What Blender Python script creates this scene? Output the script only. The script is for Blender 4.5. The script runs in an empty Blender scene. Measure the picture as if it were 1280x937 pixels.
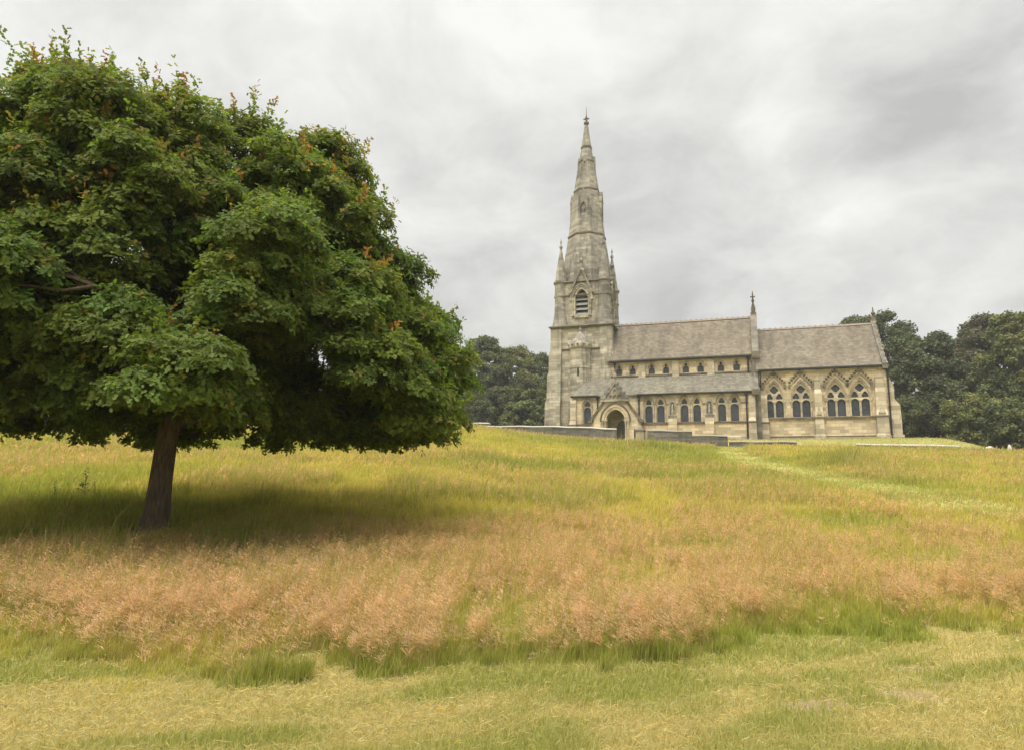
import bpy, bmesh, math, random
import numpy as np
from mathutils import Vector, Matrix
from mathutils.geometry import tessellate_polygon

random.seed(7)
rng = np.random.default_rng(11)
scene = bpy.context.scene
COL = scene.collection
R_ = math.radians

# ------------------------------------------------------------------ camera
EYE = 1.6
FPX = 880.0
PITCH, ROLL = R_(9.42), R_(0.757)
cp, sp = math.cos(PITCH), math.sin(PITCH)
_r0 = Vector((1, 0, 0)); CF = Vector((0, cp, sp)); _u0 = Vector((0, -sp, cp))
CR = math.cos(ROLL) * _r0 + math.sin(ROLL) * _u0
CU = -math.sin(ROLL) * _r0 + math.cos(ROLL) * _u0
cam = bpy.data.cameras.new('camera')
camo = bpy.data.objects.new('camera', cam); COL.objects.link(camo)
m = Matrix((CR, CU, -CF)).transposed().to_4x4(); m.translation = Vector((0, 0, EYE))
camo.matrix_world = m
cam.sensor_width = 36; cam.lens = FPX / 1280 * 36
cam.clip_start = 0.1; cam.clip_end = 4000
scene.camera = camo

# ------------------------------------------------------------------ noise
def _hash(ix, iy, s):
    h = (ix.astype(np.int64) * 374761393 + iy.astype(np.int64) * 668265263 + s * 974634777) & 0x7fffffff
    h = ((h ^ (h >> 13)) * 1274126177) & 0x7fffffff
    h = (h ^ (h >> 16)) & 0xffff
    return h / 65535.0
def vnoise(x, y, s=0):
    x = np.asarray(x, float); y = np.asarray(y, float)
    ix = np.floor(x); iy = np.floor(y); fx = x - ix; fy = y - iy
    fx = fx * fx * (3 - 2 * fx); fy = fy * fy * (3 - 2 * fy)
    a = _hash(ix, iy, s); b = _hash(ix + 1, iy, s); c = _hash(ix, iy + 1, s); d = _hash(ix + 1, iy + 1, s)
    return (a * (1 - fx) + b * fx) * (1 - fy) + (c * (1 - fx) + d * fx) * fy
def fbm(x, y, s=0, o=3):
    t = 0; amp = .5; n = 0
    for k in range(o):
        t = t + amp * vnoise(x * 2 ** k + 17.3 * k, y * 2 ** k - 9.1 * k, s + k); n += amp; amp *= .5
    return t / n
def sstep(a, b, x):
    t = np.clip((x - a) / (b - a), 0, 1); return t * t * (3 - 2 * t)

# ------------------------------------------------------------------ terrain
TH = R_(18.9)
AX = np.array([math.cos(TH), -math.sin(TH)]); NX = np.array([math.sin(TH), math.cos(TH)])
D0 = 84.5
_az = np.array([-180, -90, -50, -36, -31.5, -21, -12, -3.9, 0, 4, 10.4, 16.5, 22, 32.5, 36, 50, 90, 180.])
_zc = np.array([3, 3.5, 5.0, 6.2, 6.55, 7.5, 8.1, 8.5, 7.95, 7.2, 6.84, 6.5, 6.36, 5.9, 5.55, 4.8, 3.5, 3.])
_azf = np.arange(-180, 180.01, .5)
_zcf = np.interp(_azf, _az, _zc)
_k = np.exp(-.5 * (np.arange(-8, 9) / 3.0) ** 2); _k /= _k.sum()
_zcf = np.convolve(np.pad(_zcf, 8, mode='edge'), _k, mode='valid')
_qr = np.array([0, 2.5, 5, 8, 12, 16.5, 21, 26, 34, 42, 50, 57, 62, 67, 71, 75, 80, 90, 105, 140, 300, 900.])
_qv = np.array([0, .004, .012, .03, .058, .092, .16, .25, .372, .50, .63, .745, .82, .90, .955, 1., 1.035, 1.06, 1.07, 1.05, .9, .6])
_rf = np.arange(0, 900, .5); _qf = np.interp(_rf, _qr, _qv)
_k2 = np.exp(-.5 * (np.arange(-10, 11) / 4.0) ** 2); _k2 /= _k2.sum()
_qs = np.convolve(np.pad(_qf, 10, mode='edge'), _k2, mode='valid'); _qs -= _qs[0] * np.exp(-_rf / 6)
def ground(x, y, micro=True):
    x = np.asarray(x, float); y = np.asarray(y, float)
    r = np.hypot(x, y); az = np.degrees(np.arctan2(x, y))
    z = np.interp(r, _rf, _qs) * np.interp(az, _azf, _zcf)
    if micro:
        z = z + (fbm(x / 6, y / 6, 3) - .5) * .22 * sstep(6, 20, r) + (fbm(x / 1.3, y / 1.3, 5) - .5) * .06 * sstep(2, 6, r)
    u = x * AX[0] + y * AX[1]; v = x * NX[0] + y * NX[1] - D0
    du = np.maximum(np.maximum(-26.5 - u, u - 16.5), 0); dv = np.maximum(np.maximum(-1.5 - v, v - 14), 0)
    k = 1 - sstep(1.0, 8.5, np.hypot(du, dv))
    plat = 7.62 - .012 * (u + 5) * 0
    return z * (1 - k) + plat * k
def gz(x, y): return float(ground(np.array([x]), np.array([y]))[0])

def ray_dir(px, py):
    q = (px - 640) * np.array(CR) + (468.5 - py) * np.array(CU) + FPX * np.array(CF)
    return q / np.hypot(q[0], q[1])

# ------------------------------------------------------------------ materials
def new_mat(name):
    m = bpy.data.materials.new(name); m.use_nodes = True
    nt = m.node_tree; nt.nodes.clear()
    return m, nt, nt.nodes, nt.links
class NB:
    """small node helper"""
    def __init__(s, nt): s.nt = nt; s.n = nt.nodes; s.l = nt.links
    def node(s, t, **kw):
        n = s.n.new(t)
        for k, v in kw.items():
            if k.startswith('i_'): continue
            setattr(n, k, v)
        return n
    def setin(s, n, **kw):
        for k, v in kw.items():
            sock = n.inputs[k] if not k.isdigit() else n.inputs[int(k)]
            if hasattr(v, 'is_linked') or isinstance(v, bpy.types.NodeSocket): s.l.new(v, sock)
            else: sock.default_value = v
        return n
    def put(s, sock, v):
        if isinstance(v, bpy.types.NodeSocket): s.l.new(v, sock)
        else: sock.default_value = v
    def math(s, op, a, b=None, c=None, clamp=False):
        n = s.n.new('ShaderNodeMath'); n.operation = op; n.use_clamp = clamp
        s.put(n.inputs[0], a)
        if b is not None: s.put(n.inputs[1], b)
        if c is not None: s.put(n.inputs[2], c)
        return n.outputs[0]
    def vmath(s, op, a, b=None):
        n = s.n.new('ShaderNodeVectorMath'); n.operation = op
        s.put(n.inputs[0], a)
        if b is not None: s.put(n.inputs[1], b)
        return n.outputs[1] if op in ('LENGTH', 'DOT_PRODUCT', 'DISTANCE') else n.outputs[0]
    def mix(s, f, a, b, mode='MIX'):
        n = s.n.new('ShaderNodeMix'); n.data_type = 'RGBA'; n.blend_type = mode
        s.put(n.inputs[0], f); s.put(n.inputs[6], a); s.put(n.inputs[7], b)
        return n.outputs[2]
    def noise(s, vec, scale, detail=4, rough=.55, dist=0):
        n = s.n.new('ShaderNodeTexNoise'); s.put(n.inputs['Vector'], vec)
        n.inputs['Scale'].default_value = scale; n.inputs['Detail'].default_value = detail
        n.inputs['Roughness'].default_value = rough; n.inputs['Distortion'].default_value = dist
        return n.outputs['Fac']
    def ramp(s, f, a, b):
        n = s.n.new('ShaderNodeMapRange'); s.put(n.inputs[0], f)
        n.inputs[1].default_value = a; n.inputs[2].default_value = b
        return n.outputs[0]
    def comb(s, x, y, z):
        n = s.n.new('ShaderNodeCombineXYZ'); s.put(n.inputs[0], x); s.put(n.inputs[1], y); s.put(n.inputs[2], z); return n.outputs[0]
    def sep(s, v):
        n = s.n.new('ShaderNodeSeparateXYZ'); s.l.new(v, n.inputs[0]); return n.outputs
    def out(s, sh):
        o = s.n.new('ShaderNodeOutputMaterial'); s.l.new(sh, o.inputs[0])
    def bsdf(s, col, rough=.8, spec=.3, normal=None, metal=0):
        b = s.n.new('ShaderNodeBsdfPrincipled'); s.put(b.inputs['Base Color'], col); s.put(b.inputs['Roughness'], rough)
        b.inputs['Specular IOR Level'].default_value = spec; b.inputs['Metallic'].default_value = metal
        if normal is not None: s.l.new(normal, b.inputs['Normal'])
        return b.outputs[0]
    def bump(s, h, strength=.3, dist=.05):
        b = s.n.new('ShaderNodeBump'); b.inputs['Strength'].default_value = strength; b.inputs['Distance'].default_value = dist
        s.put(b.inputs['Height'], h); return b.outputs[0]
def c4(c): return (c[0], c[1], c[2], 1)

def stone_mat(name, col, grey, streak=.5, bw=.9, bh=.36, joint=.75, stain=.5):
    m, nt, _, _ = new_mat(name); k = NB(nt)
    tc = k.node('ShaderNodeTexCoord').outputs['Object']
    x, y, z = k.sep(tc)
    vec = k.comb(k.math('ADD', x, y), z, 0.0)
    br = k.node('ShaderNodeTexBrick'); k.put(br.inputs['Vector'], vec)
    br.inputs['Scale'].default_value = 1; br.inputs['Brick Width'].default_value = bw; br.inputs['Row Height'].default_value = bh
    br.inputs['Mortar Size'].default_value = .012; br.inputs['Bias'].default_value = -.1
    br.inputs['Color1'].default_value = (0, 0, 0, 1); br.inputs['Color2'].default_value = (1, 1, 1, 1); br.inputs['Mortar'].default_value = (.5, .5, .5, 1)
    tone = k.math('ADD', k.math('MULTIPLY', br.outputs['Color'], .55), .72)
    big = k.noise(tc, .45, 5, .6)
    st = k.noise(k.vmath('MULTIPLY', tc, (1.6, 1.6, .16)), 1.0, 5, .65)
    fine = k.noise(tc, 9, 4, .7)
    c = k.mix(k.math('MULTIPLY', k.ramp(big, .38, .66), stain), c4(col), c4(grey))
    c = k.mix(k.math('MULTIPLY', k.ramp(st, .5, .72), streak), c, c4([g * .62 for g in grey]))
    c = k.mix(1.0, c, k.comb(tone, tone, tone), 'MULTIPLY')
    f2 = k.math('ADD', k.math('MULTIPLY', fine, .5), .75)
    c = k.mix(1.0, c, k.comb(f2, f2, f2), 'MULTIPLY')
    c = k.mix(k.math('MULTIPLY', br.outputs['Fac'], .55), c, c4([g * joint * .6 for g in grey]))
    h = k.math('SUBTRACT', k.math('MULTIPLY', fine, .4), br.outputs['Fac'])
    k.out(k.bsdf(c, .92, .15, k.bump(h, .4, .03)))
    return m
def slate_mat(name, c1, c2, lich):
    m, nt, _, _ = new_mat(name); k = NB(nt)
    tc = k.node('ShaderNodeTexCoord').outputs['Object']
    x, y, z = k.sep(tc)
    vec = k.comb(x, k.math('MULTIPLY', z, 1.3), 0.0)
    br = k.node('ShaderNodeTexBrick'); k.put(br.inputs['Vector'], vec)
    br.inputs['Scale'].default_value = 1; br.inputs['Brick Width'].default_value = .38; br.inputs['Row Height'].default_value = .3
    br.inputs['Mortar Size'].default_value = .012
    br.inputs['Color1'].default_value = (0, 0, 0, 1); br.inputs['Color2'].default_value = (1, 1, 1, 1); br.inputs['Mortar'].default_value = (.2, .2, .2, 1)
    tone = k.math('ADD', k.math('MULTIPLY', br.outputs['Color'], .4), .78)
    st = k.noise(k.vmath('MULTIPLY', tc, (1.1, .25, .12)), 1.0, 5, .65)
    big = k.noise(tc, .5, 5, .65)
    fine = k.noise(tc, 5, 4, .7)
    c = k.mix(k.ramp(st, .36, .66), c4(c1), c4(c2))
    c = k.mix(k.math('MULTIPLY', k.ramp(big, .47, .66), .6), c, c4(lich))
    c = k.mix(1.0, c, k.comb(tone, tone, tone), 'MULTIPLY')
    f2 = k.math('ADD', k.math('MULTIPLY', fine, .5), .75)
    c = k.mix(1.0, c, k.comb(f2, f2, f2), 'MULTIPLY')
    c = k.mix(k.math('MULTIPLY', br.outputs['Fac'], .4), c, (.06, .055, .045, 1))
    saw = k.math('FRACT', k.math('DIVIDE', k.math('MULTIPLY', z, 1.3), .3))
    k.out(k.bsdf(c, .9, .2, k.bump(k.math('SUBTRACT', k.math('MULTIPLY', saw, -.6), br.outputs['Fac']), .5, .04)))
    return m
def plain_mat(name, col, rough=.7, spec=.3, var=.25, scale=6, bump=0):
    m, nt, _, _ = new_mat(name); k = NB(nt)
    tc = k.node('ShaderNodeTexCoord').outputs['Object']
    f = k.noise(tc, scale, 5, .65)
    f2 = k.math('ADD', k.math('MULTIPLY', f, var * 2), 1 - var)
    c = k.mix(1.0, c4(col), k.comb(f2, f2, f2), 'MULTIPLY')
    k.out(k.bsdf(c, rough, spec, k.bump(f, bump, .05) if bump else None))
    return m
def glass_mat():
    m, nt, _, _ = new_mat('leaded_glass'); k = NB(nt)
    tc = k.node('ShaderNodeTexCoord').outputs['Object']
    x, y, z = k.sep(tc)
    br = k.node('ShaderNodeTexBrick'); k.put(br.inputs['Vector'], k.comb(k.math('ADD', x, y), z, 0.0))
    br.inputs['Scale'].default_value = 1; br.inputs['Brick Width'].default_value = .2; br.inputs['Row Height'].default_value = .26
    br.offset = 0; br.inputs['Mortar Size'].default_value = .014
    br.inputs['Color1'].default_value = (.028, .032, .042, 1); br.inputs['Color2'].default_value = (.045, .05, .062, 1); br.inputs['Mortar'].default_value = (.02, .02, .02, 1)
    f = k.noise(tc, 3.1, 3)
    c = k.mix(k.ramp(k.noise(tc, .8, 3), .42, .62), k.mix(k.ramp(f, .4, .65), br.outputs['Color'], (.06, .065, .075, 1)), (.062, .066, .078, 1))
    k.out(k.bsdf(c, .35, .4, k.bump(k.math('ADD', f, br.outputs['Fac']), .35, .03)))
    return m
def leaf_mat(name, rough=.5, spec=.35, trans=.35):
    m, nt, _, _ = new_mat(name); k = NB(nt)
    a = k.node('ShaderNodeAttribute'); a.attribute_name = 'Col'
    p = k.bsdf(a.outputs['Color'], rough, spec)
    t = k.node('ShaderNodeBsdfTranslucent')
    tcol = k.mix(1.0, a.outputs['Color'], (1.25, 1.35, .7, 1), 'MULTIPLY')
    k.put(t.inputs[0], tcol)
    mx = k.node('ShaderNodeMixShader'); mx.inputs[0].default_value = trans
    k.l.new(p, mx.inputs[1]); k.l.new(t.outputs[0], mx.inputs[2])
    k.out(mx.outputs[0]); return m
def bark_mat(name, col):
    m, nt, _, _ = new_mat(name); k = NB(nt)
    tc = k.node('ShaderNodeTexCoord').outputs['Object']
    f = k.noise(k.vmath('MULTIPLY', tc, (9, 9, 1.6)), 2.2, 6, .7, .3)
    g = k.noise(tc, 1.3, 4, .6)
    c = k.mix(k.ramp(f, .32, .68), c4([q * .45 for q in col]), c4([q * 1.35 for q in col]))
    c = k.mix(k.math('MULTIPLY', k.ramp(g, .5, .75), .4), c, (.10, .115, .06, 1))
    k.out(k.bsdf(c, .95, .1, k.bump(f, .9, .04))); return m

M = dict(
    buff=stone_mat('buff_ashlar', (.64, .52, .335), (.46, .39, .28), .34, stain=.6),
    trim=stone_mat('pale_dressed_stone', (.56, .475, .335), (.35, .305, .23), .42, bw=1.3, bh=.5, stain=.7),
    dark=stone_mat('weathered_moulding_niche_shade', (.17, .145, .105), (.11, .098, .078), .5, bw=1.3, bh=.6),  # weathered mouldings; also the painted shade inside the niches
    grey=stone_mat('weathered_tower_ashlar', (.50, .445, .335), (.255, .238, .195), .85, stain=.9),
    spire=stone_mat('weathered_spire_stone', (.37, .335, .272), (.185, .172, .148), .95, stain=.95),
    slate=slate_mat('stone_slate', (.212, .176, .128), (.138, .117, .088), (.245, .215, .16)),
    slate2=slate_mat('mossy_stone_slate', (.22, .20, .152), (.158, .144, .112), (.245, .232, .16)),
    ridge=plain_mat('terracotta_ridge', (.27, .22, .175), .9, .1, .35, 3),
    iron=plain_mat('black_painted_iron', (.022, .022, .024), .5, .4),
    glass=glass_mat(),
    shade_black=plain_mat('painted_interior_shade', (.02, .018, .016), 1, 0),  # near-black colour standing in for shade inside openings
    louvre=plain_mat('grey_louvre_slate', (.30, .29, .27), .9, .1),
    door=plain_mat('grey_oak_door', (.21, .20, .165), .8, .2, .3, 4),
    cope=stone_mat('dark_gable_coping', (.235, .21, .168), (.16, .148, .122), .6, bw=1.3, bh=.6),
    rubble=stone_mat('dark_rubble_wall', (.20, .185, .155), (.13, .122, .104), .5, bw=.5, bh=.2, stain=.7),
    coping=plain_mat('pale_weathered_coping', (.58, .565, .50), .9, .1, .25, 4, .2),
    copingd=plain_mat('grey_lichened_coping', (.33, .315, .275), .9, .1, .3, 4, .3),
    bark=bark_mat('oak_bark', (.17, .128, .095)),
    bark2=bark_mat('grey_bark', (.10, .09, .075)),
    leaf=leaf_mat('oak_leaf', .55, .22, .5), bleaf=leaf_mat('woodland_leaf', .6, .2, .25),
    grass=leaf_mat('grass_blade', .7, .12, .42),
)

# ------------------------------------------------------------------ mesh helpers
def tag(o, label=None, cat=None, group=None, kind=None):
    if label: o['label'] = label
    if cat: o['category'] = cat
    if group: o['group'] = group
    if kind: o['kind'] = kind
    return o
def empty(name, loc, rz=0):
    o = bpy.data.objects.new(name, None); COL.objects.link(o)
    o.location = loc; o.rotation_euler = (0, 0, rz); o.empty_display_size = .5
    return o
def tri_mesh(name, V, T, mat, col=None, parent=None, smooth=False):
    me = bpy.data.meshes.new(name)
    V = np.ascontiguousarray(V, np.float32); T = np.ascontiguousarray(T, np.int32)
    me.vertices.add(len(V)); me.vertices.foreach_set('co', V.ravel())
    me.loops.add(T.size); me.loops.foreach_set('vertex_index', T.ravel())
    me.polygons.add(len(T)); me.polygons.foreach_set('loop_start', np.arange(0, T.size, 3, dtype=np.int32))
    if col is not None:
        c = np.ones((len(V), 4), np.float32); c[:, :3] = col
        a = me.attributes.new('Col', 'FLOAT_COLOR', 'POINT'); a.data.foreach_set('color', c.ravel())
    me.update(calc_edges=True)
    if smooth: me.polygons.foreach_set('use_smooth', np.ones(len(T), bool))
    me.materials.append(mat)
    o = bpy.data.objects.new(name, me); COL.objects.link(o)
    if parent: o.parent = parent
    return o

CH0 = (-5.0, 5.0, 7.5)      # church local origin in measured (u, v, w)
class MB:
    def __init__(s, xf=None): s.v = []; s.f = []; s.xf = xf; s.cut = []
    def add(s, vs, fs):
        b = len(s.v); s.cut.append((b, len(s.f)))
        for p in vs: s.v.append(tuple(s.xf(p)) if s.xf else tuple(p))
        for f in fs: s.f.append([b + i for i in f])
    def box(s, u0, u1, v0, v1, w0, w1):
        s.add([(u0, v0, w0), (u1, v0, w0), (u1, v1, w0), (u0, v1, w0), (u0, v0, w1), (u1, v0, w1), (u1, v1, w1), (u0, v1, w1)],
              [(0, 3, 2, 1), (4, 5, 6, 7), (0, 1, 5, 4), (1, 2, 6, 5), (2, 3, 7, 6), (3, 0, 4, 7)])
    def frus(s, a, b):   # a=(u0,u1,v0,v1,w) bottom, b top
        s.add([(a[0], a[2], a[4]), (a[1], a[2], a[4]), (a[1], a[3], a[4]), (a[0], a[3], a[4]), (b[0], b[2], b[4]), (b[1], b[2], b[4]), (b[1], b[3], b[4]), (b[0], b[3], b[4])],
              [(0, 3, 2, 1), (4, 5, 6, 7), (0, 1, 5, 4), (1, 2, 6, 5), (2, 3, 7, 6), (3, 0, 4, 7)])
    def extv(s, poly, v0, v1):      # polygon (u,w) extruded along v
        n = len(poly)
        s.add([(p[0], v0, p[1]) for p in poly] + [(p[0], v1, p[1]) for p in poly],
              [list(range(n)), list(range(2 * n - 1, n - 1, -1))] + [(i, (i + 1) % n, n + (i + 1) % n, n + i) for i in range(n)])
    def extu(s, poly, u0, u1):      # polygon (v,w) extruded along u
        n = len(poly)
        s.add([(u0, p[0], p[1]) for p in poly] + [(u1, p[0], p[1]) for p in poly],
              [list(range(n)), list(range(2 * n - 1, n - 1, -1))] + [(i, (i + 1) % n, n + (i + 1) % n, n + i) for i in range(n)])
    def plate(s, outer, holes, v0, v1, back=False, sides=True):
        loops = [outer] + holes
        tris = tessellate_polygon([[Vector((p[0], p[1], 0)) for p in l] for l in loops])
        flat = [p for l in loops for p in l]
        s.add([(p[0], v0, p[1]) for p in flat], [list(t) for t in tris])
        if back: s.add([(p[0], v1, p[1]) for p in flat], [list(t)[::-1] for t in tris])
        for l in (loops if sides else holes):
            n = len(l)
            s.add([(p[0], v0, p[1]) for p in l] + [(p[0], v1, p[1]) for p in l], [(i, (i + 1) % n, n + (i + 1) % n, n + i) for i in range(n)])
    def strip(s, A, B, v0, v1):     # ring between two open outlines
        n = len(A)
        vs = [(p[0], v0, p[1]) for p in A] + [(p[0], v0, p[1]) for p in B] + [(p[0], v1, p[1]) for p in A] + [(p[0], v1, p[1]) for p in B]
        fs = []
        for i in range(n - 1):
            fs += [(i, i + 1, n + i + 1, n + i), (2 * n + i, 2 * n + i + 1, i + 1, i), (n + i, n + i + 1, 3 * n + i + 1, 3 * n + i)]
        fs += [(0, n, 3 * n, 2 * n), (n - 1, 2 * n - 1, 4 * n - 1, 3 * n - 1)]
        s.add(vs, fs)
    def lathe(s, cu, cv, prof, n=14, ph=0, half=None):
        vs = []; fs = []
        for (r, w) in prof:
            for i in range(n):
                a = ph + 2 * math.pi * i / n; vs.append((cu + r * math.cos(a), cv + r * math.sin(a), w))
        for j in range(len(prof) - 1):
            for i in range(n):
                fs.append((j * n + i, j * n + (i + 1) % n, (j + 1) * n + (i + 1) % n, (j + 1) * n + i))
        fs.append(list(range(n))[::-1]); fs.append([(len(prof) - 1) * n + i for i in range(n)])
        s.add(vs, fs)
    def tube(s, pts, r, n=6):
        for a, b in zip(pts[:-1], pts[1:]):
            a = Vector(a); b = Vector(b); d = (b - a).normalized()
            x = d.orthogonal().normalized(); y = d.cross(x)
            vs = [];
            for p in (a, b):
                for i in range(n):
                    t = 2 * math.pi * i / n; q = p + r * (math.cos(t) * x + math.sin(t) * y); vs.append(tuple(q))
            s.add(vs, [(i, (i + 1) % n, n + (i + 1) % n, n + i) for i in range(n)] + [list(range(n))[::-1], list(range(n, 2 * n))])
    def build(s, name, mat, parent=None, off=None, smooth=False, label=None):
        me = bpy.data.meshes.new(name)
        o3 = off or (0, 0, 0)
        me.from_pydata([(p[0] - o3[0], p[1] - o3[1], p[2] - o3[2]) for p in s.v], [], s.f)
        bm = bmesh.new(); bm.from_mesh(me)
        bmesh.ops.recalc_face_normals(bm, faces=bm.faces); bm.to_mesh(me); bm.free()
        if smooth: me.polygons.foreach_set('use_smooth', np.ones(len(me.polygons), bool))
        me.materials.append(mat)
        o = bpy.data.objects.new(name, me); COL.objects.link(o)
        if parent: o.parent = parent
        if label: o['label'] = label
        return o
def arc(cu, w0, h, H, n=8, legs=None):
    """open outline of a pointed arch from left springing to right, with optional legs down to w=legs"""
    R = (h * h + H * H) / (2 * h); a0 = math.atan2(H, -(R - h)); pts = []
    for i in range(n + 1):
        t = math.pi + (a0 - math.pi) * i / n
        pts.append((R - h + R * math.cos(t), R * math.sin(t)))
    full = pts + [(-p[0], p[1]) for p in pts[::-1][1:]]
    full = [(cu + p[0], w0 + p[1]) for p in full]
    if legs is not None: full = [(cu - h, legs)] + full + [(cu + h, legs)]
    return full
def ring(cu, cw, r, n=14, lobes=0, amp=0):
    return [(cu + (r + amp * math.cos(lobes * (2 * math.pi * i / n) - lobes * math.pi / 2 * 1)) * math.cos(2 * math.pi * i / n),
             cw + (r + amp * math.cos(lobes * (2 * math.pi * i / n) - lobes * math.pi / 2 * 1)) * math.sin(2 * math.pi * i / n)) for i in range(n)]

# ------------------------------------------------------------------ church
P0 = AX * CH0[0] + NX * (D0 + CH0[1])
church = tag(empty('church', (P0[0], P0[1], CH0[2]), -TH),
             'Gothic stone church with tall spire standing on the hilltop', 'church')
def part(mb, name, mat, parent=church, smooth=False, label=None): return mb.build(name, mat, parent, CH0, smooth, label)
UC, VC = -20.55, 6.75
def pieces(mb, name, mat, parent=church, per=1):
    """every piece added to the builder becomes an object of its own (per = adds that make up one piece)"""
    cuts = mb.cut[::per] + [(len(mb.v), len(mb.f))]
    for (v0, f0), (v1, f1) in zip(cuts[:-1], cuts[1:]):
        q = MB(); q.v = mb.v[v0:v1]; q.f = [[i - v0 for i in f] for f in mb.f[f0:f1]]
        part(q, name, mat, parent)
def rotq(k):
    c, s_ = [(1, 0), (0, 1), (-1, 0), (0, -1)][k % 4]
    def f(p):
        du, dv = p[0] - UC, p[1] - VC
        return (UC + c * du - s_ * dv, VC + s_ * du + c * dv, p[2])
    return f
GW = 7.0   # footing below ground

# ---- tower
t = MB()
t.frus((UC - 4.0, UC + 4.0, VC - 4.0, VC + 4.0, GW), (UC - 3.85, UC + 3.85, VC - 3.85, VC + 3.85, 19.8))
t.frus((UC - 3.84, UC + 3.84, VC - 3.84, VC + 3.84, 19.7), (UC - 3.8, UC + 3.8, VC - 3.8, VC + 3.8, 23.0))
tower = part(t, 'tower', M['grey'])
t = MB(); t.box(UC - 3.1, UC + 3.1, VC - 3.1, VC + 3.1, 28.6, 29.3); part(t, 'belfry_roof', M['grey'], tower)
for k in range(4):      # belfry walls with openings
    b = MB(rotq(k))
    hole = arc(UC, 26.7, .84, 1.42, 8, 24.5)
    b.plate([(UC - 3.3, 23.0), (UC + 3.3, 23.0), (UC + 3.3, 29.25), (UC - 3.3, 29.25)], [hole], VC - 3.3, VC - 2.5)
    part(b, 'belfry_wall', M['grey'], tower)
    b = MB(rotq(k))
    b.strip(arc(UC, 26.7, .86, 1.44, 8, 24.5), arc(UC, 26.7, 1.10, 1.72, 8, 24.5), VC - 3.38, VC - 3.3)
    b.strip(arc(UC, 26.8, 1.14, 1.66, 8, 26.6), arc(UC, 26.8, 1.36, 1.9, 8, 26.6), VC - 3.46, VC - 3.3)
    b.strip(arc(UC, 26.8, 1.38, 1.92, 8, 26.6), arc(UC, 26.8, 1.52, 2.1, 8, 26.6), VC - 3.56, VC - 3.3)
    for sgn in (-1, 1):
        b.lathe(UC + sgn * 1.2, VC - 3.42, [(.13, 24.4), (.11, 24.7), (.11, 26.3), (.2, 26.6)], 8)
    b.extv([(UC - .95, 24.2), (UC + .95, 24.2), (UC + .85, 24.6), (UC - .85, 24.6)], VC - 3.52, VC - 3.0)
    part(b, 'belfry_window', M['grey'], tower)
    b = MB(rotq(k))
    for i in range(5):
        w = 24.62 + i * .66; hw = .82 if w < 26.8 else .82 - (w - 26.8) * .46
        b.add([(UC - hw, VC - 3.16, w), (UC + hw, VC - 3.16, w), (UC + hw, VC - 2.72, w + .42), (UC - hw, VC - 2.72, w + .42),
               (UC - hw, VC - 3.16, w + .1), (UC + hw, VC - 3.16, w + .1), (UC + hw, VC - 2.72, w + .52), (UC - hw, VC - 2.72, w + .52)],
              [(0, 1, 5, 4), (4, 5, 6, 7), (0, 3, 2, 1), (2, 3, 7, 6), (1, 2, 6, 5), (3, 0, 4, 7)])
    part(b, 'louvre', M['louvre'], tower)
    b = MB(rotq(k))
    # steep gable over the belfry window with finial
    g = [(UC - 1.62, 27.5), (UC, 31.35), (UC + 1.62, 27.5)]; g2 = [(UC - 1.36, 27.5), (UC, 30.75), (UC + 1.36, 27.5)]
    b.strip(g2, g, VC - 3.7, VC - 3.3)
    b.extv([(UC - .78, 29.1), (UC + .78, 29.1), (UC, 30.85)], VC - 3.5, VC - 3.0)
    b.lathe(UC, VC - 3.5, [(.14, 31.2), (.1, 31.6), (.26, 31.85), (.28, 32.05), (.1, 32.25), (.06, 33.2), (.02, 33.4)], 8)
    for sgn in (-1, 1):
        for j in range(1, 5):
            f_ = j / 5; b.box(UC + sgn * 1.62 * (1 - f_) - .11, UC + sgn * 1.62 * (1 - f_) + .11, VC - 3.74, VC - 3.4, 27.5 + 3.85 * f_, 27.72 + 3.85 * f_)
    part(b, 'belfry_gable', M['spire'], tower)
b = MB(); b.box(UC - 2.45, UC + 2.45, VC - 2.45, VC + 2.45, 23.1, 28.5); part(b, 'belfry_shade_block', M['shade_black'], tower)  # added block, painted near-black as the unlit hollow behind the louvres
for su in (-1, 1):
    for sv in (-1, 1):
        b = MB(); n = 16; cu, cv = UC + su * 2.92, VC + sv * 2.92
        tip = 34.3
        b.lathe(cu, cv, [(1.22, 23.05), (1.12, 23.4), (.98, 24.2), (.86, 25.2), (.82, 26.2), (.82, 27.15), (.93, 27.2), (.93, 27.42), (.83, 27.46), (.83, 28.95), (1.0, 29.1), (1.0, 29.32), (.78, 29.38), (.5, 31.6), (.16, tip - .5), (.1, tip - .3)], n)
        b.lathe(cu, cv, [(.1, tip - .32), (.24, tip - .1), (.22, tip + .1), (.08, tip + .2), (.07, tip + .6), (.15, tip + .7), (.05, tip + .95), (.02, tip + 1.2)], 8)
        p_ = part(b, 'pinnacle', M['spire'], tower)
        for pl in p_.data.polygons: pl.use_smooth = True
        p_.data.set_sharp_from_angle(angle=R_(35))
b = MB()
def sqband(b, h, w0, w1, d):
    b.frus((UC - h, UC + h, VC - h, VC + h, w0), (UC - h - d, UC + h + d, VC - h - d, VC + h + d, (w0 + w1) / 2))
    b.frus((UC - h - d, UC + h + d, VC - h - d, VC + h + d, (w0 + w1) / 2), (UC - h, UC + h, VC - h, VC + h, w1))
sqband(b, 4.02, 22.75, 23.15, .28); sqband(b, 3.9, 19.8, 20.1, .16)
sqband(b, 3.34, 28.95, 29.3, .2); sqband(b, 3.32, 27.18, 27.42, .12)
part(b, 'string_course', M['dark'], tower)
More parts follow.
